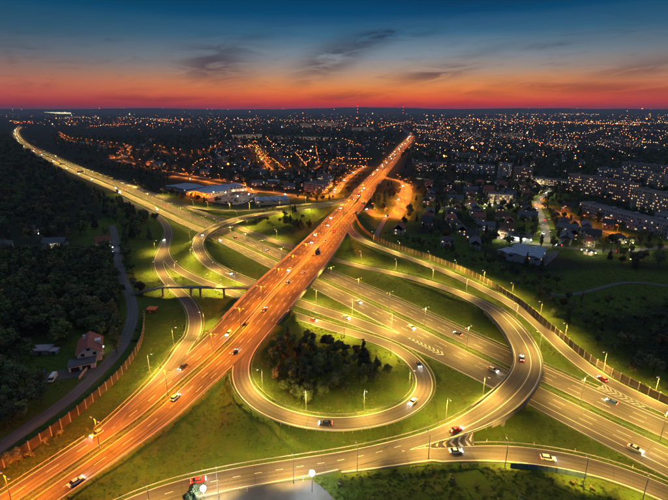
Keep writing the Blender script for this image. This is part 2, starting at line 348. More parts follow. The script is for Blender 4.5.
P2 = road('slip_road', [(166, 243, 0), (164.3, 251, 0), (167.5, 259.5, 0), (176, 268, 0), (194, 278, 0), (218.8, 287.5, 0), (243, 297.5, 0), (268, 306.5, 0), (291, 313.5, 0), (320, 323.8, 0), (344.7, 331, 0), (369.4, 337.8, 0), (390.8, 345, .2), (405.6, 354, .6),
     (418.8, 366, 1.2), (426, 381, 2), (422, 397, 2.8), (409, 408.5, 3.4), (384.8, 418, 4), (352.4, 423.8, 4.6), (323, 424, 5.1), (300, 420.7, 5.5), (269.4, 410.5, 6.1), (250, 397, 6.6), (240.5, 382, 7), (239.5, 366, 7.4), (246, 351, 7.8), (258, 336, 8), (271, 322, 8),
     (284, 308, 8)], 3.8, 3.8, sm=2.5)
FL = road('flyover_slip_road', [(372, 185.5, 3.5), (362, 192, 6), (350.8, 198, 7.8), (337, 203.5, 8), (313, 207.8, 8), (290, 211.2, 8), (275, 213, 8), (264, 214.3, 8, 1), (245.9, 217, 8, 1), (229.4, 222, 8, 1), (213, 228.3, 8, 1), (203, 234.5, 7.8, 1), (197.6, 242.5, 7), (200, 252.5, 6), (207, 262, 4.8),
     (219, 270, 3.4), (232, 276, 2.2), (248, 282.3, 1), (270, 291.5, .2), (297.4, 302.3, 0), (320, 310, 0), (344.7, 317.8, 0), (385.9, 333, 0), (410.6, 342.5, 0), (434.7, 353.4, 0), (459.4, 365, 0), (490, 380, 0), (520, 395, 0)], 4.6, 4.6, sm=2.5)
E_ = road('slip_road', [(118, 180, 0), (141, 190, 0), (160, 197, 0), (180, 204.3, 0), (200, 212.3, 0), (222, 220.5, 0), (236, 226.5, 0), (262, 237, 0), (290, 246.7, 0), (310, 253, 0), (331.3, 259.3, 0), (365.9, 267.9, 0), (413, 278.5, 1.0), (446, 288.5, 4.0), (475.9, 300.5, 6.8),
     (495.6, 312, 8, 0), (508.8, 325, 8, 1), (520, 341, 8, 1), (527, 356, 8, 1), (526.5, 370, 8, 1), (520, 382, 8, 1), (508, 395, 8, 1), (494.8, 406, 7.6, 0), (480, 415.8, 5.8), (465.7, 423.5, 4.3), (433.3, 436.5, 2.0), (410, 443.8, 1.1), (387.5, 450.5, .6), (347, 460, .2), (320, 464, 0),
     (287, 469, 0), (236, 477, 0), (198, 485, 0), (160, 495, 0), (110, 516, 0), (60, 545, 0)],
     [4]*12 + [4, 4, 4.5, 5.5, 6, 6.3, 6.3, 6.3, 6.3, 6.3, 6.3, 6, 4.6, 3.4, 2.7, 2.7, 3.6, 4.6, 5, 5, 5, 5, 5, 5], [4]*12 + [4, 4, 4.2, 4.5, 5, 5, 5, 5, 5, 5, 5, 4.4, 3.6, 3.2, 3.4, 4.2, 4.5, 4.5, 4.5, 4.5, 4.5, 4.5, 4.5, 4.5], sm=2.5)
F_ = road('slip_road', [(165, 198, 0), (182, 204.5, 0), (192, 207.5, .3), (205, 209.4, 1.2), (221, 210.4, 2.6), (245, 210.6, 4.6), (262, 209.8, 6), (280, 206.8, 7.2), (300, 204.6, 8), (320, 203.4, 8), (338, 201.5, 8)], 3, 3, sm=2)
R3 = road('slip_road', [(349, 214, 8), (347.5, 222, 8), (349.5, 229.5, 7.8), (356, 236.5, 7.2), (365.6, 242.3, 6.4), (380, 247.8, 5.4), (413, 259.8, 3.6), (445.9, 272, 2.4), (470.6, 282.7, 1.6), (490, 292.5, 1), (516.6, 307, .5), (534.3, 320.5, .2), (562.3, 347.5, 0), (590, 370, 0),
     (612.3, 384.5, 0), (640.3, 397.5, 0), (668, 410.5, 0), (720, 435, 0), (800, 471, 0)], 3.9, 3.9, sm=2.5)
R2 = road('slip_road', [(340, 464, .2), (370, 460.5, .4), (400, 456.8, .8), (428, 454.2, .8), (465.7, 452.8, .5), (500, 453.3, 0), (530, 456.3, 0), (583, 465, 0), (623, 476.5, 0), (655, 489, 0), (700, 510, 0), (760, 545, 0)], [3, 3, 3, 3, 3.3, 4.6, 5, 5, 5, 5, 5, 5], 3.8, sm=2)
SR = road('service_road', [(112, 225, 0), (115.5, 240, 0), (117.5, 256, 0), (120, 270, 0), (125, 284, 0), (131, 299, 0), (133, 313, 0), (129, 330, 0), (115, 356, 0), (101, 369.5, 0), (86, 384, 0), (58.5, 407.5, 0), (25.4, 428, 0), (0, 447, 0), (-60, 490, 0)], 3.2, 3.2, sm=2.5)
ROADS = [MW, OR, FL, E_, P2, P1, R3, R2, F_, SR]

def snap(r, main, end, reach=60, lo=1.0, hi=9.0):
    """where a slip road runs into the main road it takes the main road's height"""
    n = len(r.s); rngi = range(n) if end == 'both' else (range(n // 2) if end == 'start' else range(n // 2, n))
    for i in rngi:
        if (end == 'start' and r.s[i] > reach) or (end == 'end' and r.s[-1] - r.s[i] > reach): continue
        j, o = main.near(*r.xy[i]); gap = abs(o) - (main.wl[j] if o > 0 else main.wr[j]) - r.wl[i]
        w = 1 - np.clip((gap + lo) / (hi + lo), 0, 1); w = w * w * (3 - 2 * w)
        r.z[i] = r.z[i] * (1 - w) + (main.z[j] - .03) * w
snap(P1, OR, 'end', 130); snap(P2, OR, 'end', 120); snap(P2, P1, 'start', 60); snap(FL, OR, 'start', 130); snap(R3, OR, 'start', 70); snap(F_, FL, 'end', 150, hi=5)
snap(F_, E_, 'start', 60); snap(R2, E_, 'start', 32, hi=2)
for r, dz in ((MW, 0.), (OR, 0.), (E_, .0), (FL, -.015), (P1, -.03), (P2, -.045), (R3, -.03), (F_, -.05), (R2, -.03), (SR, 0)): r.z = r.z + dz

STREETS_PX = {   # town streets: (points, half width, lamp kind)
 'a': ([(172, 176), (190, 178.8), (210, 182.5), (235, 187.3), (252, 190.8), (268, 192.2), (285, 194), (300, 197.5), (318, 198.6), (334, 193.5), (341, 186)], 4.5, 'town'),
 'b': ([(330, 197.5), (337, 189), (346, 180), (355, 172.6), (366, 166)], 5, 'town'),
 'c': ([(366, 205), (370, 212), (378, 216.5), (386, 217.8), (395, 212), (400, 199), (404, 186), (400, 181), (388, 178.6), (381, 175)], 5, 'town'),
 'd': ([(396, 219), (404, 207), (409, 194), (407, 184)], 5, 'town'),
 'e': ([(386, 218), (380, 228), (377, 240), (381, 243)], 2.5, None),
 'f': ([(256, 149), (260, 156), (265, 163), (271, 169.5)], 5, 'town'),
 'g': ([(271, 169.5), (290, 169.6), (312, 169), (330, 167), (346, 163)], 4, 'town'),
 'h': ([(60, 135), (66, 139), (76, 142), (88, 143), (102, 145.5), (116, 147), (128, 149.5), (131, 153), (118, 158.5), (126, 161.5), (141.6, 166), (155, 169), (172, 172), (184.5, 174.3), (197, 176.8), (210, 178.8), (225, 181.2), (241.5, 184.5), (252, 190.8)], 4, 'town'),
 'i': ([(86, 128), (105, 127.5), (118, 125), (132, 123.4)], 6, 'town'),
 'j': ([(155, 149), (165, 152), (178, 154), (192, 156), (214, 152)], 4, 'town'),
 'k': ([(552, 190), (544, 196), (537, 204), (541, 216), (545, 228), (545, 242)], 4, 'town_yellow'),
 'l': ([(492, 236), (505, 240.5), (520, 243), (545, 244.5), (575, 248.5), (600, 251), (635, 250), (670, 247), (720, 243)], 4, 'town_yellow'),
 'm': ([(214, 152), (225, 146), (240, 143.5), (256, 146)], 5, 'town'),
 'n': ([(430, 212), (455, 205), (480, 204), (500, 206), (525, 203), (540, 202)], 3.5, 'town_yellow'),
 'o': ([(538, 204), (560, 213), (585, 224), (612, 234), (640, 241)], 3.5, 'town'),
 'p': ([(411, 152), (440, 151), (470, 154), (500, 156), (540, 158)], 5, 'town_yellow'),
 'q': ([(415, 178), (445, 181), (480, 182), (520, 180), (552, 190)], 4, 'town_yellow'),
}
STREETS = {k: Road('street', [(u, v, -.08) for u, v in p], w, w, step=5, sm=2) for k, (p, w, _) in STREETS_PX.items()}
for i, k in enumerate(STREETS): STREETS[k].z += .004 * i
PATH = Road('footpath', [(545, 292, -.1), (556, 296.5, -.1), (575, 294, -.1), (600, 288, -.1), (628, 281.8, -.1), (650, 283, -.1), (668, 286, -.1), (720, 296, -.1)], 1.6, 1.6, step=4, sm=2)
YARD = Road('house_yard', [(97, 372, -.1), (80, 371, -.1), (62, 374, -.1), (38, 380, -.1)], 4.5, 4.5, step=3, sm=1)
ALLR = ROADS + list(STREETS.values()) + [PATH, YARD]

# ------------------------------------------------------------------ terrain
def axis(lo, hi, st, far_lo, far_hi, g=1.13):
    a = list(np.arange(lo, hi + .1, st)); s = st; x = a[-1]
    while x < far_hi: s *= g; x += s; a.append(x)
    s = st; x = a[0]; pre = []
    while x > far_lo: s *= g; x -= s; pre.append(x)
    return np.array(pre[::-1] + a)
XS = axis(-270, 330, 2.2, -26000, 26000); YS = axis(84, 640, 2.2, -3000, 27000)
GX, GY = np.meshgrid(XS, YS); shp = GX.shape; gx, gy = GX.ravel(), GY.ravel()
def vnoise(x, y, s, seed):
    r = np.random.default_rng(seed); T = r.random((256, 256)); x = x / s; y = y / s; xi = np.floor(x).astype(int); yi = np.floor(y).astype(int); fx = x - xi; fy = y - yi
    fx = fx * fx * (3 - 2 * fx); fy = fy * fy * (3 - 2 * fy); g = lambda a, b: T[a % 256, b % 256]
    return (g(xi, yi) * (1 - fx) + g(xi + 1, yi) * fx) * (1 - fy) + (g(xi, yi + 1) * (1 - fx) + g(xi + 1, yi + 1) * fx) * fy
h = -.3 + (vnoise(gx, gy, 38, 1) - .5) * 1.6 + (vnoise(gx, gy, 11, 2) - .5) * .5
dist = np.hypot(gx, gy); az = np.degrees(np.arctan2(gx, gy))
# far ridges on the horizon
ridge = 70 * vnoise(az + 400, dist * 0 + 3, 9, 5) + 35 * vnoise(az + 400, dist * 0 + 9, 3.2, 6) + 60 * np.exp(-((az - 3) / 7) ** 2) + 14 * vnoise(az + 300, dist * 0, 1.1, 8)
w = np.clip((dist - 13000) / 3500, 0, 1); h += (ridge + 50) * w * w * (3 - 2 * w)
w = np.clip((dist - 3500) / 6000, 0, 1); h += 22 * w * vnoise(gx, gy, 1700, 7)
emb = np.full(len(gx), -99.); cap = np.full(len(gx), 999.); near_road = np.full(len(gx), 999.)
for r in ALLR:
    hw = (r.wl + r.wr) / 2; cxy = r.xy + r.n * ((r.wl - r.wr) / 2)[:, None]
    m = np.where((gx > cxy[:, 0].min() - 45) & (gx < cxy[:, 0].max() + 45) & (gy > cxy[:, 1].min() - 45) & (gy < cxy[:, 1].max() + 45))[0]
    for c0 in range(0, len(m), 20000):
        q = m[c0:c0 + 20000]; d2 = (gx[q, None] - cxy[None, :, 0]) ** 2 + (gy[q, None] - cxy[None, :, 1]) ** 2
        for isb in (False, True):
            sel = np.where(r.b == isb)[0]
            if len(sel) == 0: continue
            dd = d2[:, sel]; j = dd.argmin(1); dm = np.sqrt(dd[np.arange(len(q)), j]); jj = sel[j]; d = dm - hw[jj]; z = r.z[jj]; cell = 0.8
            if isb:
                ins = d < 1; cap[q[ins]] = np.minimum(cap[q[ins]], z[ins] - 2.2)
            else:
                ok = d < 40
                soft = 1.2                                     # shoulder before the slope
                e = z - .16 - np.maximum(0, d - soft) * .52
                emb[q[ok]] = np.maximum(emb[q[ok]], e[ok])
                c = z - .16 + np.maximum(0, d - 2.6) * .5
                cap[q] = np.minimum(cap[q], c); near_road[q] = np.minimum(near_road[q], d)
h = np.minimum(np.maximum(h, emb), cap)
YARD_PX = [(205, 494), (240, 487.5), (270, 483.6), (298, 480.6), (312, 479.5), (326, 490), (342, 508), (350, 530), (180, 530), (198, 505)]
PARK_PX = [(208, 197.5), (224, 192.8), (250, 190.5), (258, 192.5), (255, 197), (247, 202), (236, 205), (220, 203.5), (206, 201)]
HALL_PX = [(536, 262), (548, 252), (560, 250.5), (556, 257), (545, 266)]
def flatten(px, z):
    poly = [P(u, v)[:2] for u, v in px]; cx = sum(p[0] for p in poly) / len(poly); cy = sum(p[1] for p in poly) / len(poly); inside_ = np.zeros(len(gx), bool); poly = [(cx + (x - cx) * 1.1, cy + (y - cy) * 1.1) for x, y in poly]
    for i in range(len(poly)):
        (x1, y1), (x2, y2) = poly[i], poly[i - 1]; c = ((y1 > gy) != (y2 > gy)) & (gx < (x2 - x1) * (gy - y1) / (y2 - y1 + 1e-9) + x1); inside_ ^= c
    h[inside_] = np.minimum(h[inside_], z)
for q_ in (YARD_PX, PARK_PX, HALL_PX): flatten(q_, -.3)
far = gy > 900; h[far & (near_road < 60)] = np.minimum(h[far & (near_road < 60)], -.3)
TH = h.reshape(shp)
def tz(x, y):
    i = int(np.clip(np.searchsorted(XS, x) - 1, 0, len(XS) - 2)); j = int(np.clip(np.searchsorted(YS, y) - 1, 0, len(YS) - 2))
    a = (x - XS[i]) / (XS[i + 1] - XS[i]); b = (y - YS[j]) / (YS[j + 1] - YS[j])
    return float((TH[j, i] * (1 - a) + TH[j, i + 1] * a) * (1 - b) + (TH[j + 1, i] * (1 - a) + TH[j + 1, i + 1] * a) * b)
def build_terrain():
    me = bpy.data.meshes.new('ground'); ny, nx = shp; n = nx * ny; q = (nx - 1) * (ny - 1)
    me.vertices.add(n); me.vertices.foreach_set('co', np.stack([gx, gy, h], 1).astype(np.float32).ravel())
    i = (np.arange(ny - 1)[:, None] * nx + np.arange(nx - 1)[None]).ravel(); f = np.stack([i, i + 1, i + nx + 1, i + nx], 1)
    me.loops.add(q * 4); me.loops.foreach_set('vertex_index', f.ravel().astype(np.int32)); me.polygons.add(q)
    me.polygons.foreach_set('loop_start', np.arange(0, q * 4, 4, dtype=np.int32)); me.polygons.foreach_set('use_smooth', np.ones(q, bool))
    me.update(calc_edges=True); me.materials.append(GROUND)
    # how wild (rough dark scrub instead of mown verge grass) each spot is
    wild = np.clip((near_road - 22) / 16, 0, 1)
    i_, o_ = None, None
    a = me.attributes.new('wild', 'FLOAT', 'POINT'); wild = np.clip(wild + (vnoise(gx, gy, 14, 21) - .5) * .5 * (wild > .05), 0, 1)
    # mown insides of the junction
    ins = (gy < 420) & (gx > -70) & (gx < 130) & (near_road < 60); wild[ins] *= .12
    wild[(gy > 640)] = 1; a.data.foreach_set('value', wild.astype(np.float32))
    link('ground', me, kind='structure')
build_terrain()

# ------------------------------------------------------------------ road surfaces, markings
def strip_mesh(r, a, b, z=0.0, thick=.3, i0=0, i1=None, mats=A_MOTOR, name='road', sides=True):
    """ribbon between offsets a (right, negative) and b (left); numbers or arrays"""
    i1 = len(r.s) if i1 is None else i1; m = MB(); k = i1 - i0
    a = np.broadcast_to(a, len(r.s)); b = np.broadcast_to(b, len(r.s)); vs = []; uv = []
    for i in range(i0, i1):
        for o in (a[i], b[i]):
            p = r.at(i, o, z); vs.append(p); uv.append((o, r.s[i]))
    if sides:
        for i in range(i0, i1):
            for o in (a[i], b[i]):
                p = r.at(i, o, z - thick); vs.append(p); uv.append((o, r.s[i]))
    fs = [(2 * j, 2 * j + 2, 2 * j + 3, 2 * j + 1) for j in range(k - 1)]
    if sides:
        B = 2 * k
        fs += [(2 * j, B + 2 * j, B + 2 * j + 2, 2 * j + 2) for j in range(k - 1)] + [(2 * j + 1, 2 * j + 3, B + 2 * j + 3, B + 2 * j + 1) for j in range(k - 1)]
    m.add(vs, fs, 0, uv); return m.mesh(name, mats)
# fast lookup: is a point inside another road at about this height?
def inside(x, y, z, skip, margin=.4):
    for r in ROADS:
        if r is skip: continue
        i, o = r.near(x, y)
        if (r.xy[i, 0] - x) ** 2 + (r.xy[i, 1] - y) ** 2 > (max(r.wl[i], r.wr[i]) + 3) ** 2: continue
        if i == 0 or i == len(r.s) - 1: continue
        if -r.wr[i] + margin < o < r.wl[i] - margin and abs(z - r.z[i]) < 1.5: return r
    return None
def line(m, r, off, w=.28, dash=None, z=.025, i0=0, i1=None, clip=True, phase=0):
    i1 = len(r.s) if i1 is None else i1; off = np.broadcast_to(off, len(r.s))
    ok = np.zeros(len(r.s), bool)
    for i in range(i0, i1):
        p = r.at(i, off[i]); ok[i] = (not clip) or inside(p.x, p.y, p.z, r) is None
    def pt(s_, o):
        i = min(int(np.searchsorted(r.s, s_)), len(r.s) - 1); i = max(i, 1); t = (s_ - r.s[i - 1]) / (r.s[i] - r.s[i - 1])
        return r.at(i - 1, off[i - 1] + o, z).lerp(r.at(i, off[i] + o, z), t)
    if dash is None:
        for i in range(i0, i1 - 1):
            if ok[i] and ok[i + 1]: m.add([r.at(i, off[i] - w / 2, z), r.at(i + 1, off[i + 1] - w / 2, z), r.at(i + 1, off[i + 1] + w / 2, z), r.at(i, off[i] + w / 2, z)], [(0, 1, 2, 3)])
    else:
        on, gap = dash; s_ = r.s[i0] + phase
        while s_ + on < r.s[i1 - 1]:
            j = r.idx(s_ + on / 2)
            if ok[j]: m.add([pt(s_, -w / 2), pt(s_ + on, -w / 2), pt(s_ + on, w / 2), pt(s_, w / 2)], [(0, 1, 2, 3)])
            s_ += on + gap
MED = 2.0
cwA = strip_mesh(MW, MED, MW.wl, name='motorway'); cwB = strip_mesh(MW, -MW.wr, -MED, name='motorway')
mA = link('motorway', cwA, kind='structure'); mB = link('motorway', cwB, kind='structure')
m = MB(); line(m, MW, np.minimum(MW.wl - .6, 15.9)); line(m, MW, MED + .7)
for o in (6.5, 10.2): line(m, MW, o, .2, (5, 7), clip=False, i1=len(MW.s))
line(m, MW, 13.8, .3, clip=True); link('lane_markings', m.mesh('lane_markings', PAINT), mA, kind='stuff')
m = MB(); line(m, MW, -(MW.wr - .5)); line(m, MW, -MED - .7)
for o in (-6.4, -10.0): line(m, MW, o, .2, (5, 7), clip=False)
line(m, MW, -13.6, .3, i0=MW.near(*P(470, 352)[:2])[0]); link('lane_markings', m.mesh('lane_markings', PAINT), mB, kind='stuff')
oA = link('overpass_road', strip_mesh(OR, 1.3, OR.wl, mats=A_BRIDGE), kind='structure'); oB = link('overpass_road', strip_mesh(OR, -OR.wr, -1.3, mats=A_BRIDGE), kind='structure')
for o_, sg in ((oA, 1), (oB, -1)):
    m = MB(); W = OR.wl if sg > 0 else OR.wr; line(m, OR, sg * (W - .5), .3); line(m, OR, sg * 1.9, .3)
    line(m, OR, sg * 5.3, .24, (4, 6), clip=False)
    line(m, OR, sg * 9.0, .24, (4, 6), clip=False, i0=OR.near(*P(176, 388, 7)[:2])[0])
    line(m, OR, sg * 12.2, .24, (4, 6), clip=False, i0=OR.near(*P(250, 318, 8)[:2])[0], i1=OR.near(*P(345, 214, 8)[:2])[0])
    link('lane_markings', m.mesh('lane_markings', PAINT), o_, kind='stuff')
RO = {}
for r in (P1, P2, FL, E_, F_, R3, R2):
    o = link(r.name, strip_mesh(r, -r.wr, r.wl, mats=A_RAMP), kind='structure'); RO[id(r)] = o
    m = MB(); line(m, r, r.wl - .45, .34); line(m, r, -(r.wr - .45), .34)
    if r is E_:
        i0 = E_.near(*P(470, 300, 6)[:2])[0]; i1 = E_.near(*P(440, 435, 4)[:2])[0]; line(m, r, 1.9, .3, i0=i0, i1=i1, clip=False)
        line(m, r, -.3, .24, (2.5, 4.5), i0=E_.near(*P(400, 448, 1)[:2])[0], clip=False)
        line(m, r, 0, .2, (3, 5), i1=i0, clip=True)
    if r is FL: line(m, r, 0.2, .22, (3, 5), i0=4, i1=FL.near(*P(240, 279, 2)[:2])[0])
    link('lane_markings', m.mesh('lane_markings', PAINT), o, kind='stuff')
so = link('service_road', strip_mesh(SR, -SR.wr, SR.wl, mats=A_STREET), kind='structure')
SO = {}
for k, r in STREETS.items(): SO[k] = link('street', strip_mesh(r, -r.wr, r.wl, mats=A_STREET), kind='structure')
link('footpath', strip_mesh(PATH, -PATH.wr, PATH.wl, mats=PAVING), kind='structure')
link('house_yard', strip_mesh(YARD, -YARD.wr, YARD.wl, mats=PAVING), kind='structure')

# hatched wedges of painted chevrons between merging roads
def gore_between(ra, sa, rb, sb, p0, p1, n, label, flip=1, z=None):
    """chevrons filling the wedge between the edge sa of road ra and the edge sb of road rb, from pixel p0 to p1"""
    g = thing('hatched_area', label, 'road marking')
    a = P(*p0, 0); b = P(*p1, 0); L_, R_ = [], []
    K = 24
    for i in range(K + 1):
        c = a.lerp(b, i / K)
        q = []
        for r, s_ in ((ra, sa), (rb, sb)):
            # sub-sample nearest for smoothness
            j, o = r.near(c.x, c.y); ds = (c.x - r.xy[j, 0]) * r.t[j, 0] + (c.y - r.xy[j, 1]) * r.t[j, 1]; off = (r.wl[j] if s_ > 0 else -r.wr[j]) - s_ * .35
            e = r.at(j, off); e.x += r.t[j, 0] * ds; e.y += r.t[j, 1] * ds; q.append(e)
        L_.append(q[0]); R_.append(q[1])
    mm = MB(); vs = []; uv = []
    for i in range(K + 1):
        for e, v in ((L_[i], 0), (R_[i], 1)): vs.append((e.x, e.y, e.z + .012)); uv.append(((L_[i] - R_[i]).length * v, i * (b - a).length / K))
    mm.add(vs, [(2 * i, 2 * i + 2, 2 * i + 3, 2 * i + 1) for i in range(K)], 0, uv); link('hatched_surface', mm.mesh('hatched_surface', A_RAMP), g)
    def ed(arr, t):
        t = max(0, min(K - 1e-4, t * K)); i = int(t); return arr[i].lerp(arr[i + 1], t - i)
    dv = (b - a).normalized(); ln = (b - a).length
    for i in range(n):
        t = (i + .3) / n; wd = (ed(L_, t) - ed(R_, t)).length
        if wd < .5: continue
        th = .42 / n; sl = flip * wd * .55 / ln; q = Vector((0, 0, .05)); mid = lambda t_: (ed(L_, t_) + ed(R_, t_)) / 2
        mm = MB()
        for arr, od in ((L_, 0), (R_, 1)):
            e0 = ed(arr, t + sl).lerp(mid(t + sl), .06); e1 = ed(arr, t + sl + th).lerp(mid(t + sl + th), .06)
            v4 = [mid(t) + q, mid(t + th) + q, e1 + q, e0 + q]; mm.add(v4, [(0, 1, 2, 3)])
        link('chevron_marking', mm.mesh('chevron_marking', PAINT), g)
gore_between(R2, 1, E_, 1, (398, 451), (470, 438.5), 11, 'white chevron hatching where the two lowest slip roads meet', flip=1)
gore_between(FL, 1, MW, -1, (446, 355.5), (408, 338), 9, 'white chevron hatching where a slip road joins the near motorway carriageway', flip=1)
gore_between(R3, -1, MW, 1, (648, 407), (600, 385), 9, 'white chevron hatching where the fenced slip road joins the far motorway carriageway', flip=1)

# ------------------------------------------------------------------ bridges
def runs(mask):
    out = []; s = None
    for i, x in enumerate(mask):
        if x and s is None: s = i
        if not x and s is not None: out.append((s, i)); s = None
    if s is not None: out.append((s, len(mask)))
    return out
def bridge(r, label, pier_sp=24, pier_w=1.4, deck=1.3, n_col=2, extra=4):
    for i0, i1 in runs(r.b):
        i0 = max(0, i0 - extra); i1 = min(len(r.s), i1 + extra)
        t = thing('road_bridge', label, 'bridge', tuple(r.at((i0 + i1) // 2, 0, -r.z[(i0 + i1) // 2])))
        off = t.location.copy()
        def place(o): o.location = -off
        d = strip_mesh(r, -r.wr - .5, r.wl + .5, z=-.33, thick=deck, i0=i0, i1=i1, mats=CONC, name='deck')
        bm = bmesh.new(); bm.from_mesh(d); k = i1 - i0; bm.verts.ensure_lookup_table(); B = 2 * k
        for j in range(k - 1): bm.faces.new([bm.verts[B + 2 * j], bm.verts[B + 2 * j + 1], bm.verts[B + 2 * j + 3], bm.verts[B + 2 * j + 2]])
        bm.faces.new([bm.verts[q] for q in (0, 1, B + 1, B)]); bm.faces.new([bm.verts[q] for q in (2 * k - 2, B + 2 * k - 2, B + 2 * k - 1, 2 * k - 1)])
        bm.to_mesh(d); bm.free(); place(kid(t, 'deck', d))
        for sg in (-1, 1):
            W = (r.wl if sg > 0 else r.wr); rr = [i for i in range(i0, i1) if inside(*r.at(i, sg * (W[i] + .2)), r) is None]
            for a_, b_ in runs([i in rr for i in range(i0, i1)]):
                a_ += i0; b_ += i0
                if b_ - a_ < 3: continue
                m = MB()
                for i in range(a_, b_ - 1):
                    q = [r.at(i, sg * (W[i] + .02), -.33), r.at(i, sg * (W[i] + .48), -.33), r.at(i, sg * (W[i] + .48), .85), r.at(i, sg * (W[i] + .02), .85)]
                    q += [r.at(i + 1, sg * (W[i + 1] + .02), -.33), r.at(i + 1, sg * (W[i + 1] + .48), -.33), r.at(i + 1, sg * (W[i + 1] + .48), .85), r.at(i + 1, sg * (W[i + 1] + .02), .85)]
                    m.add(q, [(j, (j + 1) % 4, 4 + (j + 1) % 4, 4 + j) for j in range(4)] + ([(3, 2, 1, 0)] if i == a_ else []) + ([(4, 5, 6, 7)] if i == b_ - 2 else []))
                place(kid(t, 'parapet', m.mesh('parapet', CONC)))
                m = MB()
                for i in range(a_, b_):
                    p = r.at(i, sg * (W[i] + .25), .85); m.tube(p, p + Vector((0, 0, .5)), .05, n=4)
                    if i < b_ - 1: m.tube(p + Vector((0, 0, .45)), r.at(i + 1, sg * (W[i + 1] + .25), 1.3), .06, n=4)
                place(kid(t, 'railing', m.mesh('railing', STEEL)))
        s_ = r.s[i0] + 7
        while s_ < r.s[i1 - 1] - 5:
            i = r.idx(s_); w = r.wl[i] + r.wr[i]; done = False
            nc = 4 if w > 20 else n_col
            offs = np.linspace(-r.wr[i] + w * .14, r.wl[i] - w * .14, nc)
            pts = [r.at(i, o) for o in offs]; free = []
            for p in pts:
                bad = False
                for q in ROADS:
                    if q is r: continue
                    j, oo = q.near(p.x, p.y)
                    if -q.wr[j] - 1 < oo < q.wl[j] + 1 and math.hypot(q.xy[j, 0] - p.x, q.xy[j, 1] - p.y) < max(q.wl[j], q.wr[j]) + 3 and q.z[j] < r.z[i] - 3:
                        if not (q is MW and abs(oo) < 1.6): bad = True
                free.append(not bad)
            if sum(free) >= (2 if nc == 4 else 1) :
                for p, fr in zip(pts, free):
                    if not fr: continue
                    zb = tz(p.x, p.y) - .5; top = r.z[i] - .33 - deck - .7; m = MB(); m.tube((p.x, p.y, zb), (p.x, p.y, top), pier_w / 2, n=10)
                    place(kid(t, 'pier', m.mesh('pier', CONC_D)))
                fp = [p for p, fr in zip(pts, free) if fr]; a_, b_ = fp[0], fp[-1]; c = (a_ + b_) / 2
                m = MB(); m.box(c.x, c.y, r.z[i] - .33 - deck - .75, (b_ - a_).length + 3, 1.5, .8, math.atan2((b_ - a_).y, (b_ - a_).x) if (b_ - a_).length > 1 else r.ang(i) + math.pi / 2)
                place(kid(t, 'pier_cap', m.mesh('pier_cap', CONC_D))); s_ += pier_sp
            else: s_ += 3
        for i, sg in ((i0 + 2, 1), (i1 - 3, -1)):
            p = r.at(i, (r.wl[i] - r.wr[i]) / 2); m = MB(); m.box(p.x, p.y, -.3, 1.2, r.wl[i] + r.wr[i] - .4, r.z[i] - 1.4, r.ang(i)); place(kid(t, 'abutment', m.mesh('abutment', CONC_D)))
bridge(OR, 'wide concrete bridge carrying the orange lit road over the motorway')
bridge(FL, 'curved concrete bridge of the slip road crossing the motorway at the upper left', pier_sp=20)
bridge(E_, 'curved concrete bridge of the slip road crossing the motorway at the lower right', pier_sp=20)

def footbridge():
    a, b = P(131.5, 294, 0), P(252, 287.5, 6.5); t = thing('footbridge', 'long slim footbridge crossing the two slip roads left of the wide bridge', 'footbridge', (a.x, a.y, 0)); off = -t.location
    a = a + Vector((0, 0, .2)); pts = []
    n = 26
    for i in range(n + 1):
        q = i / n; p = a.lerp(b, q); p.z = 6.2 * min(1, q / .28) if q < .28 else 6.2 + (b.z - 6.2) * (q - .28) / .72; pts.append(p)
    d = (b - a); d.z = 0; d.normalize(); nv = Vector((-d.y, d.x, 0)); w = 1.7; m = MB()
    for i in range(n):
        p, q = pts[i], pts[i + 1]; z0, z1 = Vector((0, 0, -.8)), Vector((0, 0, 0))
        vs = [p - nv * w + z0, p + nv * w + z0, p + nv * w, p - nv * w, q - nv * w + z0, q + nv * w + z0, q + nv * w, q - nv * w]; m.add(vs, [(3, 2, 6, 7), (1, 0, 4, 5), (2, 1, 5, 6), (0, 3, 7, 4)] + ([(0, 1, 2, 3)] if i == 0 else []))
    kid(t, 'deck', m.mesh('deck', CONC), loc=off)
    for sg in (-1, 1):
        m = MB()
        for i in range(n):
            p = pts[i] + nv * sg * (w - .1); q = pts[i + 1] + nv * sg * (w - .1)
            for hh in (.4, .75, 1.1): m.tube(p + Vector((0, 0, hh)), q + Vector((0, 0, hh)), .04, n=4)
            for k in range(3): c = p.lerp(q, k / 3); m.tube(c, c + Vector((0, 0, 1.15)), .05, n=4)
        kid(t, 'railing', m.mesh('railing', STEEL), loc=off)
    for i in (7, 12, 15, 20, 24):
        p = pts[i]; 
        if inside(p.x, p.y, 0, None, -1) is not None: p = pts[i + 1]
        m = MB(); m.box(p.x, p.y, tz(p.x, p.y) - .4, .9, 2.2, p.z - .8 - tz(p.x, p.y) + .4, math.atan2(d.y, d.x)); kid(t, 'pier', m.mesh('pier', CONC_D), loc=off)
footbridge()

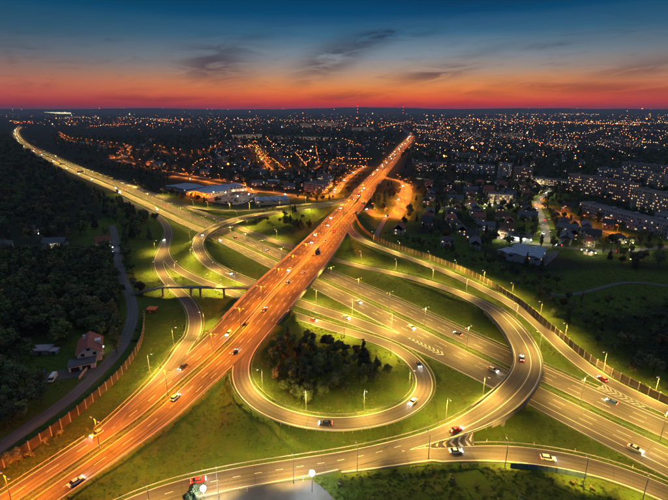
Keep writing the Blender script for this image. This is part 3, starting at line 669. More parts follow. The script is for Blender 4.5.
# ------------------------------------------------------------------ street lamps
GLOW = {'y': mat('sodium_yellow_glow', (.9, .8, .6), .4, emit=(1, .74, .34), strength=2.2, sampling='NONE'),
        'o': mat('sodium_orange_glow', (.9, .5, .2), .4, emit=(1, .22, .02), strength=7, sampling='NONE'),
        'w': mat('white_lamp_glow', (.9, .9, .9), .4, emit=(.88, .96, 1), strength=250, sampling='NONE')}
def spot(name, col, watts, size=158):
    l = bpy.data.lights.new(name, 'SPOT'); l.color = col; l.energy = watts; l.spot_size = R(size); l.spot_blend = .55; l.shadow_soft_size = .35; return l
def make_lamp(kind, height, arms, reach, col, watts, glow, label, grp, head=1.0):
    t = thing('street_lamp', label, 'street lamp', (0, 0, -500), 0, grp)
    m = MB(); m.tube((0, 0, -.6), (0, 0, height), .16, .08, n=6); m.tube((0, 0, -.6), (0, 0, 1.0), .22, n=6); kid(t, 'post', m.mesh('post', STEEL))
    for sg in arms:
        m = MB(); m.tube((0, 0, height - .1), (0, sg * reach, height + .35), .06, n=5); kid(t, 'arm', m.mesh('arm', STEEL))
        m = MB(); hy = sg * (reach + .4 * head); m.box(0, hy, height + .28, .42 * head, 1.0 * head, .2 * head, 0, 0, .75); hd = kid(t, 'lamp_head', m.mesh('lamp_head', STEEL))
        m = MB(); m.box(0, hy, height + .12, .36 * head, .85 * head, .16); m.box(0, hy, height + .02, .26 * head, .6 * head, .1); kid(hd, 'lens', m.mesh('lens', GLOW[glow]))
    if watts:
        sp = spot(kind + '_light', col, watts, 158 if len(arms) > 1 else (126 if kind == 'ramp_road' else 164))
        lo = bpy.data.objects.new('light', sp); C.objects.link(lo); lo.parent = t; lo.location = (0, (sum(arms) * (reach + .3)), height - .05); lo.rotation_euler[0] = R(30 if kind == 'ramp_road' else 12) if len(arms) == 1 else 0; CH.setdefault(t.name, []).append(lo)
    return t
LP = {
 'motorway': make_lamp('motorway', 12, (-1, 1), 1.8, YELLOW, LIGHT_W['motorway'], 'y', '', 'double arm lamp posts along the motorway median'),
 'ramp': make_lamp('ramp', 10, (1,), 1.5, YELLOW, LIGHT_W['ramp'], 'y', '', 'single arm lamp posts along the slip roads'),
 'ramp_road': make_lamp('ramp_road', 10, (1,), 1.5, YELLOW, LIGHT_W['ramp_road'], 'y', '', 'single arm lamp posts along the lowest slip road'),
 'bridge': make_lamp('bridge', 12, (-1, 1), 1.8, ORANGE, LIGHT_W['bridge'], 'o', '', 'double arm lamp posts along the orange lit road'),
 'town': make_lamp('town', 9, (1,), 1.2, ORANGE, LIGHT_W['town'], 'o', '', 'orange street lamps of the town', 2.6),
 'town_yellow': make_lamp('town_yellow', 8, (1,), 1.2, (1, .8, .4), LIGHT_W['town_yellow'], 'y', '', 'pale street lamps of the housing district', 1.7),
}
USED = set(); LAMP_XY = []
FB0, FB1 = P(131.5, 294, 0), P(252, 287.5, 6.5)
def near_footbridge(p):
    d = FB1 - FB0; t = max(0, min(1, ((p.x - FB0.x) * d.x + (p.y - FB0.y) * d.y) / (d.x ** 2 + d.y ** 2))); return math.hypot(p.x - FB0.x - d.x * t, p.y - FB0.y - d.y * t) < 5.5
def place_lamp(kind, x, y, z, rz, label, scale=1.0):
    src = LP[kind]
    if kind not in USED: USED.add(kind); src.location = (x, y, z); src.rotation_euler = (0, 0, rz); src['label'] = label; src.scale = (scale,) * 3; o = src
    else: o = dup(src, (x, y, z), rz, label, scale=scale)
    LAMP_XY.append((x, y)); return o
# median of the motorway
k = 0; s0 = MW.s[MW.near(*P(661, 437)[:2])[0]]; marks = [s0 + 28.5 * j for j in range(5)][::-1]; s_ = s0
while s_ - 28.5 > MW.s[MW.near(*P(18, 127)[:2])[0]]:
    s_ -= 28.5 if MW.at(MW.idx(s_)).y < 1100 else 62; marks.append(s_)
for s_ in marks:
    if s_ > MW.s[-1]: continue
    i = MW.idx(s_); p = MW.at(i)
    if inside(p.x, p.y, 8.0, MW, -1.5) is not None or near_footbridge(p): continue
    place_lamp('motorway', p.x, p.y, -.3, MW.ang(i), f'{nth(k)} double arm lamp on the motorway median from the lower right'); k += 1
# median of the orange road
k = 0; base = OR.s[OR.near(*P(96, 450, 4)[:2])[0]]; s_ = base - 2 * 29
while s_ < OR.s[OR.near(*P(411, 136)[:2])[0]]:
    i = OR.idx(s_); p = OR.at(i); far = p.y > 900
    place_lamp('bridge', p.x, p.y, p.z - .3, OR.ang(i), f'{nth(k)} double arm lamp in the orange lit road from the lower left', 1.0 if not far else 1.25); k += 1; s_ += 29 if not far else 48
def side_lamps(r, px, label, kind='ramp'):
    for k, (u, v, z) in enumerate(px):
        q = P(u, v, z); i, o = r.near(q.x, q.y); W = r.wl[i] if o > 0 else r.wr[i]
        sg = 1 if o > 0 else -1; off = sg * max(abs(o), W + 1.6); off = sg * min(abs(off), W + 6) if abs(off) > W + 6 else off
        g_ = r.b[i]
        if g_: off = sg * (W + .25)
        p = r.at(i, off); g = p.z if g_ else tz(p.x, p.y)
        if near_footbridge(p): i = max(0, i - 4); p = r.at(i, off); g = tz(p.x, p.y)
        if g < 5 and inside(p.x, p.y, 8.0, r, -3) is not None: continue
        place_lamp(kind, p.x, p.y, g, r.ang(i) + (math.pi if sg > 0 else 0), label.format(nth(k)))
side_lamps(E_, [(331, 256, 0), (364, 261, 0), (397, 271.5, 0), (431.5, 279.4, 2), (467.5, 290, 6)], '{} lamp between the two parallel slip roads right of the wide bridge')
side_lamps(R3, [(374, 242, 6), (403, 249.5, 4), (429.5, 259.5, 3), (456, 269.5, 2), (486, 282, 1), (514.5, 296.5, 0), (540, 316, 0), (566, 341, 0), (601, 370, 0), (654, 396, 0)], '{} lamp beside the long noise barrier from the wide bridge')
side_lamps(R2, [(504, 463.5, 0), (586, 488, 0), (640, 505, 0)], '{} lamp post below the lowest slip road at the right', 'ramp_road')
side_lamps(E_, [(430.6, 461.5, 0), (357, 471, 0), (290, 480, 0), (215, 494, 0), (150, 512, 0)], '{} lamp on the near side of the lowest slip road from the right', 'ramp_road')
side_lamps(P2, [(366.4, 408.5, 3), (304.5, 413, 5), (262, 389, 6), (409, 390, 2.5), (391, 356, 0), (345, 336, 0), (310, 325, 0)], '{} lamp inside the loop slip road clockwise from the bottom')
side_lamps(P2, [(176, 275, 0), (206, 289, 0), (232, 300, 0)], '{} lamp post along the slip road that passes under the wide bridge')
side_lamps(P1, [(155, 252, 0), (152, 275, 0), (174, 298, 0), (204, 330, 2), (175, 352, 3), (149, 377, 5)], '{} lamp post along the winding slip road at the left')
side_lamps(FL, [(350, 205, 8), (318, 213, 8), (288, 217, 8), (262, 216, 8), (240, 221, 8), (217, 229, 8), (190, 240, 7), (191, 258, 5), (212, 274, 3), (236, 286, 1), (312, 304, 0), (350, 317, 0), (390, 331, 0)], '{} lamp along the upper flyover slip road from the town')
side_lamps(E_, [(136, 186, 0), (163, 196, 0), (191, 207.5, 0), (243, 229, 0), (275, 240, 0)], '{} lamp on the far side of the motorway at the upper left')
side_lamps(F_, [(212, 207, 1), (233, 208, 3), (252, 208, 4), (276, 205, 6), (303, 202, 7)], '{} lamp post along the thin slip road beside the retail park')
side_lamps(E_, [(548, 352, 8), (494, 400, 8), (455, 424, 5), (515, 322, 8)], '{} added lamp post on the outer edge of the lower right flyover')  # added lamps, put on the parapet to light the flyover deck
# streets of the town
names = {'a': 'street behind the retail park', 'b': 'orange street left of the overpass road', 'c': 'orange loop street right of the overpass road', 'd': 'inner street right of the overpass road', 'f': 'short bright orange street in the town',
         'g': 'cross street in the middle of the town', 'h': 'long winding street beyond the motorway', 'i': 'far street near the horizon at the left', 'j': 'street at the edge of the town at the left', 'k': 'tree lined street between the housing blocks',
         'l': 'street above the dark meadow', 'm': 'upper street of the orange lit quarter', 'n': 'street past the floodlit building', 'o': 'street below the long apartment block', 'p': 'far street right of the overpass road', 'q': 'street among the dark houses'}
TOWN_SP = {'a': 30, 'b': 24, 'c': 26, 'd': 26, 'f': 26, 'g': 30, 'h': 58, 'i': 170, 'j': 60, 'k': 26, 'l': 42, 'm': 55, 'n': 45, 'o': 45, 'p': 80, 'q': 60}
for key, (pts, w, kind) in STREETS_PX.items():
    if kind is None: continue
    r = STREETS[key]; s_ = 8; k = 0
    while s_ < r.s[-1] - 3:
        i = r.idx(s_); sg = 1 if k % 2 else -1; p = r.at(i, sg * (w + 1.0)); D = math.hypot(p.x, p.y)
        if inside(p.x, p.y, p.z, None, -3) is None:
            place_lamp(kind, p.x, p.y, tz(p.x, p.y), r.ang(i) + (math.pi if sg > 0 else 0), f'{nth(k)} lamp on the {names[key]}', 1.0 if D < 900 else 1.5); k += 1
        s_ += TOWN_SP[key] * random.uniform(.85, 1.15)

def floodlight(u, v, z, label):
    p = P(u, v, z); t = thing('floodlight_mast', label, 'floodlight', (p.x, p.y, tz(p.x, p.y))); z -= tz(p.x, p.y)
    m = MB(); m.tube((0, 0, -.4), (0, 0, z), .16, .09, n=8); kid(t, 'post', m.mesh('post', STEEL))
    m = MB(); m.box(0, 0, z, 1.0, .55, .35, .4); m.tube((-.6, 0, z - .05), (.6, 0, z - .05), .05); hd = kid(t, 'lamp_head', m.mesh('lamp_head', DARKST))
    bm = bmesh.new(); bmesh.ops.create_icosphere(bm, subdivisions=2, radius=.85); me = bpy.data.meshes.new('lens'); bm.to_mesh(me); bm.free(); me.materials.append(GLOW['w'])
    kid(hd, 'lens', me, loc=(0, 0, z - .1))
    l = spot('flood_light', WHITE, LIGHT_W['flood'], 165); lo = bpy.data.objects.new('light', l); C.objects.link(lo); lo.parent = t; lo.location = (0, 0, z - .9)
floodlight(203, 488, 7.5, 'white floodlight mast at the left end of the paved yard')
floodlight(312, 472.5, 7.5, 'white floodlight mast at the right corner of the paved yard')
# ------------------------------------------------------------------ guard rails
def guard_rail(r, sg, label, off=None, i0=0, i1=None, minlen=18, extra=.9):
    i1 = len(r.s) if i1 is None else i1
    W = (r.wl if sg > 0 else r.wr) if off is None else np.full(len(r.s), off)
    offs = sg * (W + (extra if off is None else 0)); ok = np.zeros(len(r.s), bool)
    for i in range(i0, i1):
        p = r.at(i, offs[i]); ok[i] = inside(p.x, p.y, p.z, r, -1.0) is None and not (r.b[i] and off is None)
    k = 0
    for a, b in runs(ok):
        if r.s[b - 1] - r.s[a] < minlen: continue
        c = r.at((a + b) // 2, offs[(a + b) // 2]); t = thing('guard_rail', label + ('' if k == 0 else f', {nth(k)} stretch'), 'guard rail', c, 0, 'steel guard rails beside the roads'); k += 1
        m = MB()
        for i in range(a, b - 1):
            vs = []
            for q in (i, i + 1):
                for dw, z in ((-.05, .45), (.05, .6), (-.05, .78), (.04, .78), (.09, .6), (.04, .45)): vs.append(r.at(q, offs[q] + dw * sg, z) - c)
            m.add(vs, [(j, (j + 1) % 6, 6 + (j + 1) % 6, 6 + j) for j in range(6)])
        kid(t, 'rail', m.mesh('rail', STEEL))
        m = MB(); s_ = r.s[a]
        while s_ < r.s[b - 1]:
            i = r.idx(s_); p = r.at(i, offs[i] + .1 * sg) - c; m.box(p.x, p.y, p.z - .6, .12, .12, 1.32, r.ang(i)); s_ += 4
        kid(t, 'rail_posts', m.mesh('rail_posts', STEEL), kind='stuff')
iMW = MW.near(*P(60, 163)[:2])[0]
for sg, s in ((1, 'far'), (-1, 'near')):
    guard_rail(MW, sg, f'steel guard rail on the {s} side of the motorway median', off=1.45, i0=iMW)
    guard_rail(MW, sg, f'steel guard rail on the outer {s} edge of the motorway', i0=iMW)
    guard_rail(OR, sg, f'steel guard rail on the outer {"left" if sg > 0 else "right"} edge of the orange lit road')
    guard_rail(OR, sg, f'steel guard rail along the {"left" if sg > 0 else "right"} side of the orange lit road median', off=1.0, i0=0)
    guard_rail(P2, sg, f'steel guard rail on the {"inner" if sg < 0 else "outer"} side of the loop slip road')
    guard_rail(P1, sg, f'steel guard rail on the {"right" if sg > 0 else "left"} side of the winding left slip road')
    guard_rail(FL, sg, f'steel guard rail on the {"right" if sg > 0 else "left"} side of the upper flyover slip road')
    guard_rail(E_, sg, f'steel guard rail on the {"far" if sg > 0 else "near"} side of the lower flyover slip road')
    guard_rail(R3, sg, f'steel guard rail on the {"far" if sg > 0 else "near"} side of the fenced slip road')
    guard_rail(R2, sg, f'steel guard rail on the {"far" if sg > 0 else "near"} side of the lowest slip road')
    guard_rail(F_, sg, f'steel guard rail on the {"far" if sg > 0 else "near"} side of the slip road by the retail park')

# ------------------------------------------------------------------ noise barriers
def barrier(name, label, px, H, pan_m, post_m, spacing=4.0, z=0, grp=None, clear=None):
    r = Road(name, [(u, v, z) for u, v in px], .1, .1, step=spacing, sm=1.2)
    t = thing(name, label, 'noise barrier', (*r.xy[0], 0)); off = Vector((*r.xy[0], 0))
    post = MB(); post.box(0, 0, -.8, .34, .34, H + 1.0); pm = post.mesh('post', post_m)
    n = len(r.s); L_ = r.s[1] - r.s[0]
    pan = MB()
    for k in range(4): pan.box(0, 0, k * H / 4, 1.0, .10 + .05 * (k % 2), H / 4 - .05)
    pm2 = pan.mesh('panel', pan_m)
    Z = [max(tz(*p), -1) for p in r.xy]
    for i in range(n):
        o = kid(t, 'post', pm); o.location = (*(r.xy[i] - r.xy[0]), Z[i]); o.rotation_euler[2] = r.ang(i)
        if i < n - 1:
            a, b = r.xy[i], r.xy[i + 1]; c = (a + b) / 2; o = kid(t, 'panel', pm2); o.location = (*(c - r.xy[0]), (Z[i] + Z[i + 1]) / 2 - .1); o.rotation_euler[2] = math.atan2(b[1] - a[1], b[0] - a[0])
            o.scale = (np.hypot(*(b - a)) - .34, 1, 1)
    return t
PAN_R = mat('ribbed_timber_barrier_panel', (.13, .105, .07), .8, vary=.35, scale=.4)
PAN_L = mat('reddish_barrier_panel', (.085, .062, .05), .8, vary=.35, scale=.4)
POSTM = mat('pale_barrier_post', (.42, .38, .32), .6, vary=.1, scale=1)
barrier('noise_barrier', 'long curved noise barrier of posts and brown panels beside the right slip road', [(353.5, 222), (360, 231.5), (376, 240), (401, 249.5), (428, 258.8), (456, 269.5), (471, 276), (500, 291.5), (530, 313), (558, 336.5), (599, 368), (632, 387), (668, 405), (700, 420), (760, 447)], 4.0, PAN_R, POSTM)
barrier('noise_barrier', 'reddish noise barrier between the blue service road and the orange lit road at the left', [(144.5, 316), (143, 336), (139, 349), (131, 363), (112, 385), (89, 405.5), (66, 425.5), (47, 439), (25, 454), (0, 469), (-40, 492)], 4.2, PAN_L, POSTM)

def retaining():
    i0 = R2.near(*P(512, 467)[:2])[0]; i1 = R2.near(*P(577, 478)[:2])[0]; t = thing('retaining_wall', 'low blue grey panelled wall under the edge of the lowest slip road', 'wall', R2.at(i0, -R2.wr[i0] - 2)); o0 = t.location.copy()
    m_ = mat('blue_grey_wall_panel', (.10, .17, .22), .6, vary=.25, scale=.5); s_ = R2.s[i0]
    while s_ < R2.s[i1]:
        i = R2.idx(s_); p = R2.at(i, -R2.wr[i] - 2.0); m = MB(); m.box(0, 0, 0, 2.7, .18, 2.3); m.box(1.42, 0, 0, .14, .34, 2.5)
        o = kid(t, 'panel', m.mesh('panel', m_)); o.location = (p.x - o0.x, p.y - o0.y, tz(p.x, p.y) - .3 - o0.z); o.rotation_euler[2] = R2.ang(i); s_ += 3.0
retaining()

# ------------------------------------------------------------------ paved yards
def slab(name, px, z=.0, m_=PAVING, th=.5):
    pts = [P(u, v, z)[:2] for u, v in px]; a = sum(pts[i][0] * pts[(i + 1) % len(pts)][1] - pts[(i + 1) % len(pts)][0] * pts[i][1] for i in range(len(pts)))
    if a < 0: pts = pts[::-1]
    m = MB(); m.prism(pts, z - th, z); return link(name, m.mesh(name, m_), kind='structure')
slab('paved_yard', YARD_PX, -.02)
slab('car_park', PARK_PX, -.02, A_STREET_FLAT)
slab('hall_forecourt', HALL_PX, -.03, A_STREET_FLAT)

# ------------------------------------------------------------------ vehicles
PAINTS = {n: mat(n + '_car_paint', c, .3, .5, metallic=.1) for n, c in {'white': (.75, .75, .73), 'silver': (.42, .43, .45), 'black': (.02, .02, .023), 'dark grey': (.08, .085, .09), 'red': (.42, .03, .025), 'blue': (.04, .09, .25), 'beige': (.45, .38, .27)}.items()}
HEAD = mat('headlight_glow', (.9, .9, .9), .2, emit=(1, .93, .78), strength=200, sampling='NONE')
TAIL = mat('tail_light_glow', (.6, .02, .02), .3, emit=(1, .04, .02), strength=45, sampling='NONE')
RIM = mat('wheel_rim', (.4, .4, .42), .3, metallic=.8)
def loft(m, prof, W, inset=.12, mi=0):
    """side profile (x, z) closed polygon, extruded across with a narrower top"""
    zt = max(z for _, z in prof); n = len(prof); vs = []
    for sg in (-1, 1):
        for x, z in prof: vs.append((x, sg * (W / 2 - inset * (z / zt) ** 2), z))
    m.add(vs, [tuple(range(n - 1, -1, -1)), tuple(range(n, 2 * n))] + [(i, (i + 1) % n, n + (i + 1) % n, n + i) for i in range(n)], mi)
def make_vehicle(kind):
    t = thing({'lorry': 'lorry', 'van': 'van', 'bus': 'bus'}.get(kind, 'car'), '', {'lorry': 'lorry', 'van': 'van', 'bus': 'bus'}.get(kind, 'car'), (0, 0, -500))
    wheels = [(-1.35, .78), (1.35, .78)]; W = 1.8; rw = .33
    if kind == 'hatchback': L_, prof, cab, roof = 4.1, [(-2.0, .3), (2.05, .3), (2.08, .62), (1.95, .78), (1.0, .93), (-1.95, .95), (-2.05, .6)], [(1.05, .92), (.25, 1.42), (-1.45, 1.44), (-1.98, .94)], [(.2, 1.40), (-1.4, 1.42), (-1.42, 1.49), (.15, 1.48)]
    elif kind == 'saloon': L_, prof, cab, roof = 4.7, [(-2.3, .3), (2.3, .3), (2.33, .6), (2.2, .76), (1.1, .92), (-1.6, .95), (-2.3, .9), (-2.35, .6)], [(1.1, .9), (.35, 1.38), (-1.0, 1.40), (-1.75, .94)], [(.3, 1.36), (-.95, 1.38), (-.97, 1.45), (.25, 1.44)]
    elif kind == 'estate': L_, prof, cab, roof = 4.7, [(-2.3, .3), (2.3, .3), (2.33, .6), (2.2, .78), (1.15, .95), (-2.25, .97), (-2.35, .6)], [(1.15, .93), (.4, 1.46), (-1.9, 1.46), (-2.28, .96)], [(.35, 1.44), (-1.85, 1.44), (-1.87, 1.52), (.3, 1.52)]
    elif kind == 'van': W = 2.0; rw = .36; wheels = [(-1.7, .86), (1.7, .86)]; L_, prof, cab, roof = 5.6, [(-2.75, .35), (2.75, .35), (2.8, .8), (2.3, 1.15), (1.6, 2.2), (1.4, 2.4), (-2.7, 2.45), (-2.78, .8)], [(2.32, 1.17), (1.62, 2.15), (1.0, 2.15), (1.0, 1.2)], None
    elif kind == 'bus': W = 2.5; rw = .48; wheels = [(-3.3, 1.1), (3.6, 1.1)]; L_, prof, cab, roof = 12, [(-6, .35), (6, .35), (6.03, 1.2), (5.85, 2.95), (-5.95, 3.0), (-6, 1.2)], [(6.0, 1.25), (5.9, 2.6), (-5.8, 2.6), (-5.9, 1.35)], None
    else: W = 2.5; rw = .48; wheels = [(-6.5, 1.1), (-5.3, 1.1), (2.8, 1.1), (5.6, 1.1)]; L_, prof, cab, roof = 14, [(4.4, .5), (7.0, .5), (7.05, 1.5), (6.8, 2.9), (6.2, 3.3), (4.4, 3.4)], [(7.08, 1.6), (6.85, 2.75), (5.6, 2.75), (5.6, 1.7)], None
    m = MB(); loft(m, prof, W); body = kid(t, 'body', m.mesh('body', PAINTS['white']))
    m = MB(); loft(m, cab, W + (.02 if roof is None else -.1), .16 if roof else .1); kid(t, 'window', m.mesh('window', GLASS))
    if roof: m = MB(); loft(m, roof, W - .14, .14); kid(t, 'roof', m.mesh('roof', PAINTS['white']))
    if kind == 'lorry': m = MB(); m.box(-1.3, 0, 1.1, 11, 2.5, 2.8); m.box(-1.3, 0, .75, 11.4, 1.0, .35); kid(t, 'trailer', m.mesh('trailer', mat('trailer_tarpaulin', (.16, .17, .19), .6, vary=.1)))
    for x, y in wheels:
        for sg in (-1, 1):
            m = MB(); m.tube((x, sg * (y - .12), rw), (x, sg * (y + .1), rw), rw, n=12); wo = kid(t, 'wheel', m.mesh('wheel', TYRE)); m = MB(); m.tube((x, sg * (y + .05), rw), (x, sg * (y + .13), rw), rw * .6, n=8); kid(wo, 'rim', m.mesh('rim', RIM))
    xf = max(p[0] for p in prof); xb = min(p[0] for p in prof) if kind != 'lorry' else -6.85; hz = .62 if roof else .85
    for sg in (-1, 1):
        m = MB(); m.box(xf - .02, sg * (W / 2 - .3), hz - .1, .14, .36, .2); kid(t, 'headlight', m.mesh('headlight', HEAD))
        m = MB(); m.box(xb + .02, sg * (W / 2 - .28), hz + .02, .14, .34, .24); kid(t, 'tail_light', m.mesh('tail_light', TAIL))
    return t
VS = {k: make_vehicle(k) for k in ('hatchback', 'saloon', 'estate', 'van', 'bus', 'lorry')}; VUSED = set(); CAR_AT = []
BEAM = bpy.data.lights.new('headlight_beam', 'SPOT'); BEAM.energy = 600; BEAM.color = (1, .8, .5); BEAM.spot_size = R(70); BEAM.spot_blend = .8; BEAM.shadow_soft_size = .25
OFFH = mat('headlight_off', (.5, .5, .5), .2); OFFT = mat('tail_light_off', (.25, .02, .02), .3)
def put_vehicle(kind, colour, loc, rz, label, beam=False, lights=True):
    src = VS[kind]; mats = {'body': PAINTS[colour], 'roof': PAINTS[colour]}
    if not lights: mats.update(headlight=OFFH, tail_light=OFFT)
    o = dup(src, loc, rz, label, mats=mats)
    if beam:
        lo = bpy.data.objects.new('light', BEAM); C.objects.link(lo); lo.parent = o; lo.location = (7.4 if kind == 'lorry' else 3.1, 0, .8); lo.rotation_euler = (0, R(-84), 0)
    CAR_AT.append((loc[0], loc[1])); return o
def drive(r, u, v, z, kind, colour, label, dirn=None, beam=True):
    q = P(u, v, z); i, o = r.near(q.x, q.y); o = float(np.clip(o, -r.wr[i] + 1.6, r.wl[i] - 1.6)); p = r.at(i, o)
    if dirn is None: dirn = 1 if o < 0 else -1
    return put_vehicle(kind, colour, p, r.ang(i) + (0 if dirn > 0 else math.pi), label, beam=beam)
for a in [(MW, 360.5, 303.5, 0, 'saloon', 'white', 'white saloon on the near motorway carriageway, just right of the wide bridge', 1), (MW, 413, 329, 0, 'estate', 'white', 'white estate car on the near motorway carriageway above the chevron hatching', 1),
          (MW, 156, 209.4, 0, 'van', 'white', 'white van on the near carriageway where the winding slip road leaves', 1), (MW, 220, 241, 0, 'hatchback', 'white', 'white hatchback on the motorway just past the upper flyover', 1),
          (MW, 496, 372, 0, 'estate', 'silver', 'silver estate car on the motorway just left of the lower flyover', 1), (MW, 268, 251, 0, 'saloon', 'dark grey', 'dark grey saloon on the far carriageway left of the wide bridge', -1),
          (MW, 455, 333, 0, 'saloon', 'black', 'black saloon on the far motorway carriageway left of the lower flyover', -1), (MW, 640, 452, 0, 'saloon', 'silver', 'silver saloon on the near motorway carriageway at the lower right', 1),
          (MW, 612, 403, 0, 'hatchback', 'blue', 'blue hatchback on the far motorway carriageway beside the chevrons', -1), (MW, 118, 192, 0, 'lorry', 'white', 'lorry with pale trailer on the near carriageway before the forest edge', 1),
          (P2, 418.5, 366, 1, 'hatchback', 'dark grey', 'dark grey hatchback at the right end of the loop slip road', 1), (P2, 411, 404.5, 3, 'saloon', 'white', 'white saloon in the lower right bend of the loop slip road', 1),
          (P2, 324, 424, 5, 'saloon', 'black', 'black saloon at the bottom of the loop slip road', 1), (P2, 315, 321, 0, 'hatchback', 'red', 'red hatchback on the loop slip road where it leaves the wide bridge', 1), (FL, 345, 318, 0, 'estate', 'silver', 'silver estate car on the slip road between loop and motorway', 1),
          (E_, 455, 427.5, 5, 'saloon', 'red', 'dark red saloon on the slip road just above the chevron hatching', -1), (R2, 452, 453.5, 0, 'saloon', 'white', 'white saloon on the lowest slip road below the chevron hatching', 1),
          (R2, 551, 459.5, 0, 'estate', 'white', 'white estate car on the lowest slip road above the blue panelled wall', 1), (E_, 200, 481, 0, 'saloon', 'red', 'red saloon behind the white floodlight at the bottom left', -1),
          (R3, 600, 378, 0, 'hatchback', 'red', 'red hatchback on the fenced slip road before the far chevrons', -1), (P1, 163.5, 240, 0, 'hatchback', 'white', 'white hatchback on the winding slip road just below the motorway', 1),
          (FL, 230, 275, 2, 'saloon', 'silver', 'silver saloon leaving the upper flyover towards the wide bridge', 1), (E_, 522, 360, 8, 'saloon', 'silver', 'silver saloon on top of the lower right flyover', -1), (FL, 203, 235, 8, 'hatchback', 'beige', 'beige hatchback on the bend of the upper flyover', 1)]:
    drive(*a[:7], dirn=a[7])
KINDS = ['saloon', 'hatchback', 'estate', 'hatchback', 'van', 'saloon', 'lorry', 'estate']
COLS = ['silver', 'white', 'dark grey', 'black', 'red', 'blue', 'beige']
def traffic(r, side, p0, p1, z, n, where, lanes, near_first=True, beam_d=380):
    a = r.s[r.near(*P(*p0, z)[:2])[0]]; b = r.s[r.near(*P(*p1, z)[:2])[0]]; k = 0; pos = sorted(a + (b - a) * ((j + random.uniform(.15, .85)) / n) for j in range(n))
    for s_ in pos:
        i = r.idx(s_); o = side * random.choice(lanes); o = np.clip(o, -r.wr[i] + 1.5, r.wl[i] - 1.5); p = r.at(i, o)
        if any(math.hypot(p.x - x, p.y - y) < 11 for x, y in CAR_AT): continue
        kd = random.choice(KINDS); cl = random.choice(COLS); 
        if kd == 'lorry': cl = random.choice(['white', 'red', 'blue'])
        put_vehicle(kd, cl, p, r.ang(i) + (0 if side < 0 else math.pi), f'{cl} {kd if kd not in ("estate",) else "estate car"}, {nth(k)} vehicle {where}', beam=math.hypot(p.x, p.y) < beam_d); k += 1
traffic(OR, -1, (60, 490), (300, 268), 5, 6, 'up the orange road from the lower left', [3.6, 7.2])
traffic(OR, 1, (20, 480), (300, 262), 5, 6, 'coming down the orange road, counted from the lower left', [3.6, 7.2])
traffic(OR, -1, (305, 262), (372, 182), 7, 12, 'from the wide bridge heading into the town', [3.4, 7, 10.5])
traffic(OR, 1, (305, 262), (372, 182), 7, 13, 'from the wide bridge coming out of the town', [3.4, 7, 10.5])
traffic(OR, -1, (376, 178), (411, 136), 0, 20, 'on the far straight driving away', [3.4, 7, 10.5])
traffic(OR, 1, (376, 178), (411, 136), 0, 24, 'on the far straight coming from the horizon', [3.4, 7, 10.5])
traffic(MW, -1, (20, 127), (47, 156), 0, 16, 'from the horizon in the near lanes, far left bend', [4, 8])
traffic(MW, 1, (20, 127), (47, 156), 0, 12, 'from the horizon in the far lanes, far left bend', [4, 8])
traffic(MW, -1, (52, 160), (140, 200), 0, 7, 'on the near carriageway beside the forest', [4.3, 8.2])
traffic(MW, 1, (52, 160), (280, 260), 0, 6, 'on the far carriageway opposite the retail park', [4.3, 8.2])
for key, n in (('b', 8), ('c', 8), ('a', 4), ('k', 5), ('f', 4), ('l', 5)):
    r = STREETS[key]
    for k in range(n):
        i = int(len(r.s) * (k + .5) / n); sd = 1 if k % 2 else -1; cl = COLS[(k * 3) % 7]
        put_vehicle('hatchback' if k % 3 else 'saloon', cl, r.at(i, sd * 1.9), r.ang(i) + (0 if sd < 0 else math.pi), f'{cl} {"hatchback" if k % 3 else "saloon"}, {nth(k)} car along the {names[key]}')

# ------------------------------------------------------------------ overhead sign gantries, masts
def gantry(r, s_px, side, label):
    i = r.near(*P(*s_px)[:2])[0]; W = r.wl[i] if side > 0 else r.wr[i]; a, b = r.at(i, side * 1.0), r.at(i, side * (W + 2)); t = thing('sign_gantry', label, 'sign gantry', a); o = a.copy(); m = MB()
    for p in (a, b): q = p - o; m.tube(q + Vector((0, 0, -.4)), q + Vector((0, 0, 7.2)), .22, n=6)
    for z in (6.2, 7.2): m.tube(Vector((0, 0, z)), b - a + Vector((0, 0, z)), .14, n=5)
    kid(t, 'frame', m.mesh('frame', DARKST))
    for f in (.35, .72):
        q = (b - a) * f; m = MB(); m.box(q.x, q.y, 5.4, 5.0, .18, 2.6, math.atan2((b - a).y, (b - a).x)); kid(t, 'sign_board', m.mesh('sign_board', mat('dark_sign_back', (.05, .055, .06), .5)))
gantry(MW, (69, 167), -1, 'dark sign gantry over the near carriageway, the farther of the two'); gantry(MW, (85, 175), -1, 'dark sign gantry over the near carriageway, the nearer of the two')
def mast(u, v, h, w, label):
    p = P(u, v); t = thing('radio_mast', label, 'radio mast', (p.x, p.y, tz(p.x, p.y))); m = MB(); n = 10
    for sx, sy in ((-1, -1), (1, -1), (1, 1), (-1, 1)): m.tube((sx * w, sy * w, 0), (sx * w * .12, sy * w * .12, h), w * .12, n=4)
    for k in range(n):
        f = 1 - k / n * .88; z = h * k / n; f2 = 1 - (k + 1) / n * .88; z2 = h * (k + 1) / n
        for a, b in (((-1, -1), (1, -1)), ((1, -1), (1, 1)), ((1, 1), (-1, 1)), ((-1, 1), (-1, -1))): m.tube((a[0] * w * f, a[1] * w * f, z), (b[0] * w * f2, b[1] * w * f2, z2), w * .06, n=3)
    kid(t, 'lattice', m.mesh('lattice', mat('red_white_mast_steel', (.3, .12, .1), .6)))
    for z in (h, h * .66, h * .33): m = MB(); m.box(0, 0, z, w * .7, w * .7, w * .7); kid(t, 'warning_light', m.mesh('warning_light', mat('red_warning_glow', (1, .1, .1), .4, emit=(1, .06, .04), strength=18, sampling='NONE')))
mast(357.5, 116, 150, 9, 'red lit lattice mast on the horizon, left one of two'); mast(403, 116.5, 140, 7, 'slim dark lattice mast on the horizon, right one of two')

